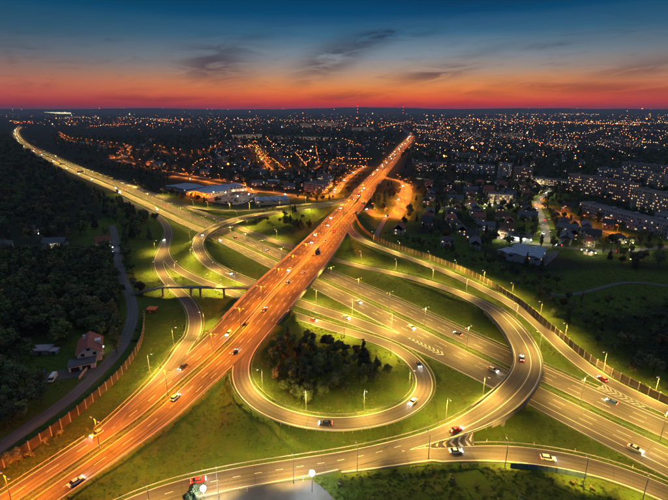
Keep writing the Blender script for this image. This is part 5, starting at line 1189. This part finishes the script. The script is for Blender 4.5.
# the white house with double garage by the service road ------------
def white_house():
    a = P(78, 366); t = thing('white_house', 'white house with reddish roof and flat roofed double garage beside the service road', 'house', (a.x, a.y, tz(a.x, a.y) - .2), R(24))
    BUILT.append((a.x + 6, a.y + 8, 15)); BUILT.append((a.x, a.y - 4, 8))
    W_, L_, eave = 10, 15, 5.4
    m = MB(); pts = [(0, 2, 0), (W_, 2, 0), (W_, 2 + L_, 0), (0, 2 + L_, 0), (0, 2, eave), (W_, 2, eave), (W_, 2 + L_, eave), (0, 2 + L_, eave), (W_ / 2, 2, 9), (W_ / 2, 2 + L_, 9)]
    m.add(pts, [(0, 1, 5, 4), (1, 2, 6, 5), (2, 3, 7, 6), (3, 0, 4, 7), (4, 5, 8), (6, 7, 9)]); kid(t, 'wall', m.mesh('wall', WALLC['white']))
    m = MB()
    for sg in (-1, 1):
        x0 = W_ / 2; x1 = W_ / 2 + sg * (W_ / 2 + .8); z1 = eave - .55; vs = [(x0, 1.2, 9.1), (x1, 1.2, z1), (x1, 2 + L_ + .8, z1), (x0, 2 + L_ + .8, 9.1)]; vs += [(x, y, z + .25) for x, y, z in vs]; m.add(vs, [(0, 1, 2, 3), (7, 6, 5, 4), (0, 4, 5, 1), (1, 5, 6, 2), (2, 6, 7, 3)])
    rf = kid(t, 'roof', m.mesh('roof', mat('wine_red_roof', (.34, .10, .08), .7, vary=.2, scale=.8))); m = MB(); m.box(3, 12, 6, 1.1, .9, 4.2); kid(rf, 'chimney', m.mesh('chimney', WALLC['white'])); m = MB(); m.box(W_ - 1.2, 10, eave - .2, 2.6, 3, 2.6); dm = kid(rf, 'dormer', m.mesh('dormer', WALLC['white']))
    m = MB(); m.box(W_ + .12, 10, eave + .5, .06, 1.6, 1.2); kid(rf, 'dormer_window', m.mesh('dormer_window', GLASS))
    m = MB(); m.box(2.2, -1.2, 0, 11, 6.4, 3.0); g = kid(t, 'garage', m.mesh('garage', WALLC['white'])); m = MB(); m.box(2.2, -1.2, 3.004, 11.7, 7, .35); kid(g, 'garage_roof', m.mesh('garage_roof', ROOFC['flat']))
    for x in (-.6, 4.0): m = MB(); m.box(x, -4.45, .1, 3.4, .12, 2.3); kid(g, 'garage_door', m.mesh('garage_door', mat('dark_garage_door', (.035, .02, .018), .6)))
    for x, z in ((2.4, 3.9), (7.4, 3.9), (5, 6.4)): m = MB(); m.box(x, 1.95, z, 1.5, .12, 1.3); w_ = kid(t, 'window', m.mesh('window', GLASS)); m = MB(); m.box(x, 1.92, z - .15, 1.8, .22, .12); kid(w_, 'sill', m.mesh('sill', WALLC['cream']))
    for y in (4.5, 8.5, 13): 
        for z in (1.1, 3.7): m = MB(); m.box(W_ + .04, y, z, .12, 1.5, 1.3); w_ = kid(t, 'window', m.mesh('window', GLASS)); m = MB(); m.box(W_ + .06, y, z - .15, .22, 1.8, .12); kid(w_, 'sill', m.mesh('sill', WALLC['cream']))
    p = P(104, 350); fixture(p, (1, .9, .75), 260, 'small white lamp at the gate of the white house', 2.2, strength=25, r=.3)
    # yard wall towards the service road
    r = Road('g', [(104, 353, 0), (95, 361, 0), (84, 372, 0), (79, 379, 0)], .1, .1, step=3, sm=1); q = thing('garden_wall', 'pale garden wall between the white house and the blue service road', 'wall', (*r.xy[0], 0))
    for i in range(len(r.s) - 1):
        c = (r.xy[i] + r.xy[i + 1]) / 2; m = MB(); m.box(0, 0, -.6, r.s[1] - .03, .3, 1.9); o = kid(q, 'wall_section', m.mesh('wall_section', WALLC['cream'])); o.location = (*(c - r.xy[0]), tz(*c)); o.rotation_euler[2] = math.atan2(*(r.xy[i + 1] - r.xy[i])[::-1])
white_house()
def put_px_house(v, u, vv, rz, label, s=1): p = P(u, vv); return put_house(v, p.x, p.y, R(rz), label, s)
put_px_house(1, 3, 250, 20, 'pale gabled house cut by the left edge beyond the trees', 1.2)
put_px_house(5, 56, 247, 5, 'bluish roofed house with one lit window in the left forest', 1.0); put_px_house(0, 104, 246, 30, 'house with pink red roof at the forest end of the service road', 1.0)
put_px_house(3, 33, 232, 10, 'small house with two white lamps deep in the left forest', .8)
def simple_shed(u, v, L_, W_, Hh, rz, label, roof='flat'):
    p = P(u, v); t = thing('outbuilding', label, 'shed', (p.x, p.y, tz(p.x, p.y) - .3), R(rz)); BUILT.append((p.x, p.y, L_ * .6)); m = MB(); m.box(0, 0, 0, L_, W_, Hh); kid(t, 'wall', m.mesh('wall', WALLC['grey'])); m = MB(); m.box(0, 0, Hh + .004, L_ + .8, W_ + .8, .3, 0, 0, .96); kid(t, 'roof', m.mesh('roof', mat('pale_mauve_sheet_roof', (.32, .27, .33), .6, vary=.15)))
    m = MB(); m.box(0, -W_ / 2 - .05, .2, 1.6, .12, 2); kid(t, 'door', m.mesh('door', DARKST))
simple_shed(43, 352, 8, 5.5, 2.8, 5, 'flat roofed outbuilding left of the white house'); simple_shed(55, 353, 3, 3, 2.3, 5, 'tiny round cornered hut between the outbuilding and the white house')
p = P(41.5, 378); put_vehicle('van', 'blue', (p.x, p.y, tz(p.x, p.y)), R(-78), 'bluish van parked left in the yard of the white house', lights=False)
p = P(53, 379); put_vehicle('van', 'white', (p.x, p.y, tz(p.x, p.y)), R(-82), 'white van parked right in the yard of the white house', lights=False)
p = P(113.5, 253); put_vehicle('saloon', 'blue', (p.x, p.y, -.1 + .1), R(60), 'blue lit car parked at the forest end of the service road', lights=False)
for k, (u, v, c, w) in enumerate([(41.5, 380, (1, .5, .15), 160), (52.5, 381, (1, .5, .15), 160), (113, 250, (.5, .7, 1), 500), (39, 236, (.9, 1, 1), 200), (26, 236, (.9, 1, 1), 120), (2, 288, (1, .8, .5), 500), (3, 300, (1, .8, .5), 500), (55, 249, (1, .7, .35), 300)]):
    p = P(u, v); fixture(p, c, w, ['amber lamp behind the bluish van', 'amber lamp behind the white van', 'bluish lamp at the forest end of the service road', 'white lamp by the small forest house, right one', 'white lamp by the small forest house, left one', 'upper warm lamp at the left picture edge in the forest', 'lower warm lamp at the left picture edge in the forest', 'warm lamp at the bluish roofed house'][k], 2.5 if k > 1 else .6, strength=40, r=.3)
# long lit greenhouse on the left horizon
def greenhouse():
    a, b = P(42, 113.9), P(70, 114.3); d = b - a; t = thing('lit_greenhouse', 'very long bright greenhouse on the left horizon', 'greenhouse', (*((a + b) / 2)[:2], 0), math.atan2(d.y, d.x)); n = 14; L_ = d.length
    for k in range(n):
        if k == 6: continue
        m = MB(); m.box(-L_ / 2 + (k + .5) * L_ / n, 0, -5, L_ / n - 4, 60, 38 + (k % 3) * 5); kid(t, 'glass_bay', m.mesh('glass_bay', lit('greenhouse_glow', (1, .88, .45), 1.5)))
greenhouse()
# ------------------------------------------------------------------ planting the trees
#              broad: dark green olive dark autumn | conifer x2 | poplar olive, dark | shrub x2
Wf = [4, 3, 2.5, 4, .5, 1.2, 1, .6, .6, 0, 0]; Wtown = [4, 3, 1, 4, .6, .8, .8, .8, .8, 0, 0]; Wsh = [.4, .4, .4, .3, .2, 0, 0, 0, 0, 5, 5]
WB = [0] * 9 + [1, 1]
ALLT = []
FOREST = [(-260, 150), (-60, 138), (8, 136), (16, 142), (40, 160), (70, 178), (100, 197), (140, 211), (152, 219), (160, 226), (158, 238), (152, 242), (146, 238), (125, 244), (113, 236), (95, 238), (72, 240), (45, 240), (30, 238), (0, 240), (-260, 260)]
ALLT += scatter([(-40, 256), (20, 254), (50, 257), (80, 254), (106, 252), (116, 262), (119, 275), (124, 290), (128, 305), (129, 318), (120, 338), (108, 342), (96, 335), (86, 330), (60, 335), (38, 333), (20, 348), (-40, 365)], 6.6, 1.5, Wf, .8, 1.2, where='forest behind the white house')
ALLT += scatter([(-60, 385), (0, 372), (28, 374), (44, 388), (49, 405), (38, 418), (20, 425), (-60, 470)], 6.2, 1.2, [2, 2, 6, 1, 2, .4, 0, .6, 0, 0, 0], .75, 1.1, where='lower left corner wood')
ALLT += [(*P(117, 352)[:2], 7, 1.15, 'alone between the white house and the red barrier')]
ALLT += scatter([(60, 334), (80, 328), (106, 330), (112, 342), (102, 342), (92, 332), (74, 334), (60, 346)], 5, .8, Wf, .7, 1.0, 22, where='close behind the white house')
ALLT += scatter([(86, 372), (98, 362), (104, 357), (108, 360), (92, 376)], 3, .3, WB, .4, .8, 12, where='between the white house and the service road')
ALLT += scatter([(108, 357), (122, 348), (118, 340), (106, 348)], 4, .4, [0, 0, 2, 0, 1, 0, 0, 2, 0, 2, 2], .5, .9, 6, where='behind the white house garden wall')
ALLT += scatter([(0, 352), (26, 350), (36, 345), (34, 362), (24, 370), (-20, 375)], 8, 1, Wf, .6, .9, 16, where='around the outbuilding at the left')
ALLT += scatter([(276, 356), (290, 345), (310, 340), (336, 345), (362, 356), (382, 366), (390, 376), (378, 384), (352, 388), (338, 397), (312, 404), (290, 400), (274, 388), (266, 370)], 4.5, 5, [4, 3, .6, 4, .8, 1, .8, .1, .3, 2, 1], .42, .76, 190, where='grove inside the loop')
ALLT += [(*P(301, 403)[:2], 1, .72, 'bright green, right beside the lamp inside the loop slip road'), (*P(308, 404)[:2], 1, .66, 'green, just right of the lamp inside the loop slip road'), (*P(363, 366)[:2], 5, 1.0, 'tall and dark, rising above the grove inside the loop')]
ALLT += scatter([(575, 330), (600, 322), (640, 318), (700, 322), (760, 420), (690, 408), (640, 378), (606, 356)], 9, 3, [5, 1, 1, 5, 1, 1, 1, .2, .4, 3, 3], .55, .95, where='dark slope behind the barrier')
ALLT += scatter([(380, 232), (400, 238), (440, 246), (500, 262), (545, 268), (560, 290), (590, 300), (600, 325), (560, 322), (520, 292), (470, 266), (420, 248), (392, 243)], 9, 4, [5, 1, .6, 5, .6, 1, 1, .3, .4, 3, 2], .5, .9, where='dark strip behind the barrier')
ALLT += [(*P(491, 245)[:2], 0, 1.5, 'big and round, left of the low lit shop'), (*P(487, 247)[:2], 3, 1.3, 'big and dark, left of the big round tree'), (*P(608, 305)[:2], 2, .8, 'pale and alone below the curved footpath')]
ALLT += scatter([(600, 256), (668, 258), (760, 262), (760, 272), (668, 268), (600, 268)], 12, 3, Wf, .7, 1.1, where='street above the dark meadow')
ALLT += scatter([(590, 300), (668, 292), (760, 300), (760, 322), (668, 316), (600, 318)], 12, 3, Wsh, .8, 1.3, 90, where='meadow below the curved footpath')
for key in 'kln':
    r = STREETS[key]; s_ = 4
    while s_ < r.s[-1]:
        for sd in (-1, 1):
            i = r.idx(s_); p = r.at(i, sd * (r.wl[i] + random.uniform(4, 7)))
            if clear_of_roads(p.x, p.y, 2): ALLT.append((p.x, p.y, random.choice([1, 2, 0, 7]), random.uniform(.65, .95), 'lining the ' + names[key]))
        s_ += random.uniform(9, 14)
ALLT += scatter([(265, 212.5), (275, 215.5), (300, 214), (300, 226), (270, 226), (258, 219)], 6, 2, [4, .5, 1, 4, 2, 2, 2, 1, 2, 2, 2], .5, .85, 20, where='beneath the upper flyover')
ALLT += scatter([(296, 222), (318, 218), (312, 228), (297, 238), (290, 234)], 7, 3, Wtown, .5, .8, 14, where='wedge left of the bridge')
ALLT += scatter([(372, 190), (392, 184), (396, 200), (382, 212), (372, 204)], 8, 2, Wtown, .6, .9, 24, where='inside the orange loop street')
ALLT += scatter([(346, 192), (356, 180), (366, 174), (360, 185), (350, 196)], 8, 2, Wtown, .5, .8, 14, where='between the two orange streets')
ALLT += scatter([(107, 178), (160, 193), (190, 202), (250, 207), (250, 204), (190, 196), (165, 190), (140, 182)], 8, 3, [3, 3, 2, 2, .5, .5, .5, 1, 1, 4, 3], .4, .75, 90, where='hedge beside the far carriageway')
ALLT += scatter([(285, 196), (318, 202), (335, 198), (325, 194)], 8, 2, Wtown, .5, .8, 24, where='by the retail park street')
ALLT += scatter([(126, 300), (137, 318), (138, 330), (134, 345), (128, 345), (134, 320)], 4, .5, Wsh, .6, 1.1, 30, where='verge of the service road')
ALLT += scatter([(118, 245), (126, 243), (133, 262), (136, 280), (143, 292), (138, 300), (128, 282), (122, 262)], 4.5, 1, [.5, .5, .5, .5, .3, 0, 0, 0, 0, 4, 4], .5, 1.1, 50, where='slope beside the service road')
ALLT += scatter([(60, 426), (20, 452), (-10, 468), (-10, 482), (30, 462), (60, 440)], 3.6, .8, [.1, .1, .6, 0, .4, 0, 0, 0, 0, 4, 5], .35, .9, 60, where='foot of the reddish barrier')
ALLT += scatter([(490, 462), (520, 470), (580, 480), (640, 500), (640, 530), (480, 530), (470, 470)], 6.5, 1.5, WB, .4, .8, 16, where='below the lowest slip road')
ALLT += scatter([(330, 482), (350, 478), (420, 474), (470, 476), (470, 520), (340, 520)], 9, 2, WB, .4, .7, 10, where='right of the paved yard')
ALLT += [(*P(196, 503)[:2], 0, .62, 'dark, in front of the left white floodlight'), (*P(191, 507)[:2], 3, .55, 'dark and low, at the lower left corner of the paved yard')]
far_t = scatter(FOREST, 11, 4, Wf, .85, 1.35, where='big forest left of the motorway', n_max=4200)
far_t += scatter([(400, 175), (560, 178), (760, 186), (760, 246), (600, 247), (548, 238), (500, 248), (440, 244), (395, 228)], 17, 4, Wtown, .6, 1.15, where='among houses right of the orange road', n_max=1500)
far_t += scatter([(190, 150), (350, 148), (345, 185), (300, 192), (258, 188), (200, 176)], 17, 3, Wtown, .6, 1.1, where='among houses left of the orange road', n_max=1400)
far_t += scatter([(70, 160), (190, 172), (165, 180), (176, 190), (110, 172)], 14, 4, Wtown, .6, 1.1, where='strip beyond the motorway', n_max=900)
far_t += scatter([(50, 137), (240, 137), (200, 172), (130, 162), (60, 152)], 30, 4, Wtown, .8, 1.5, where='in the dark land at the left', n_max=1500)
far_t += scatter([(400, 150), (900, 155), (900, 190), (560, 180), (405, 175)], 27, 4, Wtown, .8, 1.5, where='in the dark belt below the right horizon', n_max=2400)
far_t += scatter([(200, 132), (405, 132), (395, 148), (200, 150)], 48, 4, Wtown, 1, 1.8, where='in the dark belt of the upper town', n_max=1500)
ALLT += far_t
def fits(t): return math.hypot(t[0], t[1])
def app(t):
    x, y, v, s, w_ = t; D = math.hypot(x, y, CAM_H); fw = y * math.cos(PITCH) + CAM_H * math.sin(PITCH); u = 334 + FPX * x / fw
    up = y * math.sin(PITCH) - CAM_H * math.cos(PITCH); vv = 250 - FPX * up / fw
    out = u < -15 or u > 683 or vv > 512
    return TV[v]['H'] * s * s / D * (.02 if out else 1)
ALLT.sort(key=app, reverse=True)
KW = {'broad': 'tree', 'conifer': 'fir', 'poplar': 'slender tree', 'shrub': 'bush'}; NM = {'broad': 'leafy_tree', 'conifer': 'fir_tree', 'poplar': 'slender_tree', 'shrub': 'bush'}
FW = {'dark': 'dark green', 'green': 'green', 'olive': 'olive', 'fir': 'blackish green', 'autumn': 'brownish'}
n_tree = n_bush = 0; rest = []; NAMED = []
for x, y, v, s, where in ALLT:
    T = TV[v]; bush = T['kind'] == 'shrub'
    if (bush and n_bush >= 130) or (not bush and n_tree >= 300): rest.append((x, y, v, s)); continue
    if bush: n_bush += 1
    else: n_tree += 1
    size = 'small ' if s < .7 else ('tall ' if s > 1.08 else '')
    t = bpy.data.objects.new(NM[T['kind']], None); C.objects.link(t); t.location = (x, y, tz(x, y)); t.rotation_euler = (0, 0, random.uniform(0, 6.28)); sx = s * random.uniform(.92, 1.1); t.scale = (sx, sx, s * random.uniform(.9, 1.12))
    tag(t, '', 'bush' if bush else 'tree', ('bushes ' if bush else 'trees ') + where); NAMED.append((x / y, y, f'{size}{FW[T["fol"]]} {KW[T["kind"]]}', where, t))
    link('trunk' if not bush else 'stems', T['trunk'], t); link('crown', T['crown'], t)

byw = {}
for a in NAMED: byw.setdefault(a[3], []).append(a)
for where, arr in byw.items():
    ys = sorted(a[1] for a in arr); n = len(arr); lo, hi = ys[n // 3], ys[2 * n // 3]; sub = {}
    for a in arr: sub.setdefault((a[2], ('near' if a[1] <= lo else 'far' if a[1] > hi else 'middle') if n > 12 else ''), []).append(a)
    for (look, dp), g in sub.items():
        g.sort(key=lambda a: a[0])
        for k, a in enumerate(g):
            l_ = (f'{nth(k)} ' if len(g) > 1 else '') + look + (' from the left, ' if len(g) > 1 else ' ') + (f'{dp} rows, ' if dp else '') + where
            a[4]['label'] = ' '.join(l_.split()[:16])

def instance_cloud(name, pts, coll, label):
    """one object whose points carry instances (stuff nobody could count)"""
    me = bpy.data.meshes.new(name); me.from_pydata([(p[0], p[1], p[2]) for p in pts], [], []); n = len(pts)
    for an, ty, val in (('kind_index', 'INT', [p[3] for p in pts]), ('size', 'FLOAT', [p[4] for p in pts]), ('turn', 'FLOAT', [random.uniform(0, 6.28) for _ in pts])):
        a = me.attributes.new(an, ty, 'POINT'); a.data.foreach_set('value', val)
    o = link(name, me, kind='stuff', label=label); g = bpy.data.node_groups.new(name, 'GeometryNodeTree')
    g.interface.new_socket('Geometry', in_out='INPUT', socket_type='NodeSocketGeometry'); g.interface.new_socket('Geometry', in_out='OUTPUT', socket_type='NodeSocketGeometry')
    nd = g.nodes.new; gi, go, ip, ci = nd('NodeGroupInput'), nd('NodeGroupOutput'), nd('GeometryNodeInstanceOnPoints'), nd('GeometryNodeCollectionInfo')
    ci.inputs[0].default_value = coll; ci.inputs['Separate Children'].default_value = True; ci.inputs['Reset Children'].default_value = True
    def attr(nm, ty): a = nd('GeometryNodeInputNamedAttribute'); a.data_type = ty; a.inputs[0].default_value = nm; return a.outputs[0]
    g.links.new(gi.outputs[0], ip.inputs['Points']); g.links.new(ci.outputs[0], ip.inputs['Instance']); ip.inputs['Pick Instance'].default_value = True
    g.links.new(attr('kind_index', 'INT'), ip.inputs['Instance Index']); g.links.new(attr('size', 'FLOAT'), ip.inputs['Scale']); cx = nd('ShaderNodeCombineXYZ'); g.links.new(attr('turn', 'FLOAT'), cx.inputs[2]); g.links.new(cx.outputs[0], ip.inputs['Rotation'])
    g.links.new(ip.outputs[0], go.inputs[0]); md = o.modifiers.new('scatter', 'NODES'); md.node_group = g; return o
rest = [r_ for r_ in rest]
instance_cloud('distant_woods', [(x, y, tz(x, y), v, s) for x, y, v, s in rest], stuffcol, 'dark woods, hedges and garden trees of the background')
# rough grass tufts on the verges of the junction
tuftcol = bpy.data.collections.new('tuft_kinds'); TUFT = mat('grass_tuft_blades', (.14, .19, .032), .9, vary=.3, scale=.3)
for k in range(4):
    m = MB(); rg = np.random.default_rng(k + 5)
    for j in range(34): a = rg.uniform(0, 6.28); q = rg.uniform(0, .75); x, y = math.cos(a) * q, math.sin(a) * q; hh = rg.uniform(.25, .6); w_ = rg.uniform(.04, .1); b_ = rg.uniform(0, 3.14); m.add([(x - w_ * math.cos(b_), y - w_ * math.sin(b_), -.1), (x + w_ * math.cos(b_), y + w_ * math.sin(b_), -.1), (x + rg.uniform(-.25, .25), y + rg.uniform(-.25, .25), hh)], [(0, 1, 2)])
    o = bpy.data.objects.new(f'tuft_{k}', m.mesh('tuft', TUFT)); tuftcol.objects.link(o)
pts = []; YARD_W = [tuple(P(u, v)[:2]) for u, v in YARD_PX]; NEARB = [b for b in BUILT if b[1] < 520]
for _ in range(60000):
    y = 95 + 430 * random.random() ** 1.35; x = random.uniform(-.95, .95) * (y * .75 + 60)
    if vnoise(np.array([x]), np.array([y]), 9, 31)[0] < .3: continue
    if not (-250 < x < 330) or not clear_of_roads(x, y, .9) or any(abs(x - bx) < br and abs(y - by) < br for bx, by, br in NEARB) or in_poly(x, y, YARD_W): continue
    pts.append((x, y, tz(x, y), random.randrange(4), random.uniform(.35, 1.0)))
instance_cloud('grass', pts, tuftcol, 'rough uneven grass tufts on the verges between the roads')

# ------------------------------------------------------------------ far city as a mass: houses, lit windows, lamps
def far_points(n, rg):
    out = []; cl = [(rg.uniform(-250, 920), 111.5 + 40 * rg.random() ** 1.5, rg.uniform(5, 38), rg.uniform(.4, 2.6)) for _ in range(95)]
    cl += [(600, 122, 90, 1.5)] * 24 + [(560, 116, 100, 1.2)] * 10 + [(480, 122, 50, 2)] * 8 + [(440, 128, 30, 3)] * 7 + [(230, 120, 60, 2.5)] * 8 + [(140, 122, 60, 2)] * 8 + [(330, 124, 60, 3)] * 10 + [(300, 150, 45, 5)] * 9 + [(620, 135, 70, 5)] * 12 + [(500, 140, 60, 6)] * 12 + [(225, 148, 18, 3)] * 5 + [(540, 152, 70, 8)] * 7 + [(205, 160, 22, 6)] * 5 + [(50, 123, 50, 1.5)] * 3
    while len(out) < n:
        c = cl[rg.integers(len(cl))]; u = rg.normal(c[0], c[2]); v = rg.normal(c[1], c[3])
        if v < 110.6 or v > 168: continue
        if 20 < u < 210 and v > 128 and rg.random() < .9: continue
        if u < 20 and v > 124: continue
        if v > 155 and 370 < u < 415: continue
        out.append((u, v))
    return out
def far_city():
    rg = np.random.default_rng(77); m = MB(); lt = MB()
    for u, v in far_points(2300, rg):
        p = P(u, v); D = math.hypot(p.x, p.y)
        if not clear_of_roads(p.x, p.y, 12): continue
        z = tz(p.x, p.y) - 1; big = rg.random() < .16; L_, W_, Hh = (rg.uniform(22, 46), 12, rg.uniform(10, 22)) if big else (rg.uniform(10, 16), 10, rg.uniform(6, 9)); a = rg.uniform(-.5, .5) + (0 if rg.random() < .6 else 1.57)
        m.box(p.x, p.y, z, L_, W_, Hh, a, int(rg.integers(0, 4))); q = (-math.sin(a), math.cos(a)); sgn = -1 if q[1] > 0 else 1
        fx, fy = p.x + q[0] * sgn * (W_ / 2 + .1), p.y + q[1] * sgn * (W_ / 2 + .1)
        for _ in range(int(rg.integers(2, 9)) if big else int(rg.integers(0, 3))):
            s = rg.uniform(-.45, .45) * L_; zz = z + rg.uniform(.2, .85) * Hh; ww = 1.2 + D * .0003; lt.box(fx + math.cos(a) * s, fy + math.sin(a) * s, zz, ww, .15, ww * .8, a, int(rg.choice([0, 0, 1, 1, 2, 3])))
    link('far_buildings', m.mesh('far_buildings', [mat('far_%s_wall' % n, c, .9) for n, c in (('grey', (.12, .12, .12)), ('bluish', (.09, .11, .14)), ('pinkish', (.17, .11, .10)), ('cream', (.18, .15, .11)))]), kind='stuff', label='low dark mass of distant city buildings')
    link('far_lit_windows', lt.mesh('far_lit_windows', [lit('far_warm_window', (1, .55, .24), .7), lit('far_pale_window', (1, .76, .5), .55), lit('far_orange_window', (1, .32, .08), 1.0), lit('far_cool_window', (.55, .75, 1), .5)]), kind='stuff', label='tiny lit windows of the distant city')
    G = [lit('far_orange_lamp', (1, .20, .02), 9), lit('far_warm_lamp', (1, .58, .26), 5), lit('far_white_lamp', (.9, .95, 1), 3), lit('far_green_lamp', (.5, 1, .75), 2.2), lit('far_red_lamp', (1, .06, .06), 4)]
    m = MB()
    def globe(x, y, z, r, mi): m.add([(x - r, y, z), (x, y - r, z), (x + r, y, z), (x, y + r, z), (x, y, z - r), (x, y, z + r)], [(0, 1, 5), (1, 2, 5), (2, 3, 5), (3, 0, 5), (1, 0, 4), (2, 1, 4), (3, 2, 4), (0, 3, 4)], mi)
    for u, v in far_points(2700, rg):
        p = P(u, v, 8); D = math.hypot(p.x, p.y); warm = .55 if u < 400 else .38; mi = int(rg.choice(5, p=[warm, .9 - warm, .05, .035, .015])); globe(p.x, p.y, tz(p.x, p.y) + 8, (.28 + D * .00021) * rg.lognormal(0, .6), mi)
    # strings of road lamps near the horizon
    for (u0, v0, u1, v1, n, mi) in [(540, 121.5, 640, 125, 60, 0), (575, 124, 668, 123, 44, 1), (415, 124.5, 440, 126.5, 26, 1), (120, 118, 180, 121, 30, 1), (60, 119, 100, 117.5, 20, 1), (440, 119, 540, 120.5, 40, 0), (560, 114, 600, 115, 26, 1), (10, 121.5, 34, 123, 14, 0), (240, 120, 330, 121, 34, 1), (158, 121, 176, 123, 16, 0), (160, 119.5, 172, 120, 9, 0), (600, 128, 668, 131, 26, 1), (380, 127, 412, 121, 24, 0), (90, 126, 132, 124, 20, 0)]:
        for k in range(n):
            t = (k + rg.uniform(-.3, .3)) / n; p = P(u0 + (u1 - u0) * t, v0 + (v1 - v0) * t + rg.normal(0, .35), 8); D = math.hypot(p.x, p.y); globe(p.x, p.y, tz(p.x, p.y) + 8, .4 + D * .00034 * rg.uniform(.6, 1.3), mi if rg.random() < .8 else 1 - min(mi, 1))
    for k in range(34):      # streets of the middle distance, each a string of lamps
        left = k < 15; u0 = rg.uniform(200, 350) if left else rg.uniform(425, 700); v0 = rg.uniform(134, 166) if left else rg.uniform(124, 152); du = rg.normal(0, 22); dv = rg.normal(0, 4) if abs(du) > 12 else rg.uniform(4, 10)
        mi = 0 if rg.random() < (.85 if left else .5) else 1; n = int(rg.integers(7, 16)); q = math.hypot(du, dv) + 1e-6; st = rg.uniform(2.0, 3.6) * n; du, dv = du / q * st, dv / q * st * .45; bow = rg.normal(0, .9)
        for j in range(n):
            u, v = u0 + du * j / n + rg.normal(0, .3), v0 + dv * j / n + bow * math.sin(j / n * 3.14) + rg.normal(0, .12)
            if v > 169 or v < 112 or 372 < u < 415: continue
            p = P(u, v, 8); D = math.hypot(p.x, p.y); globe(p.x, p.y, tz(p.x, p.y) + 8, .5 + D * .0003 * rg.uniform(.7, 1.3), mi)
    link('far_city_lamps', m.mesh('far_city_lamps', G), kind='stuff', label='countless small lamps of the distant city')
far_city()

# ------------------------------------------------------------------ haze
def haze():
    m = MB(); m.box(0, 8400, -6, 40000, 17800, 206); me = m.mesh('haze', []); h_ = bpy.data.materials.new('thin_air'); h_.use_nodes = True; t = h_.node_tree; t.nodes.clear(); v = t.nodes.new('ShaderNodeVolumePrincipled'); o = t.nodes.new('ShaderNodeOutputMaterial')
    v.inputs['Color'].default_value = (.70, .80, 1, 1); v.inputs['Density'].default_value = HAZE; v.inputs['Anisotropy'].default_value = 0.0; t.links.new(v.outputs[0], o.inputs['Volume']); me.materials.append(h_); link('haze', me, kind='stuff', label='thin bluish evening haze over the city')
HAZE = 0.00005
if HAZE: haze()

# the prototypes that stayed unused are taken out again
def drop(o):
    for ch in CH.get(o.name, ()): drop(ch)
    bpy.data.objects.remove(o)
for o in list(VS.values()) + [LP[k] for k in LP if k not in USED] + [HP[v] for v in range(len(HP)) if v not in HU]: drop(o)
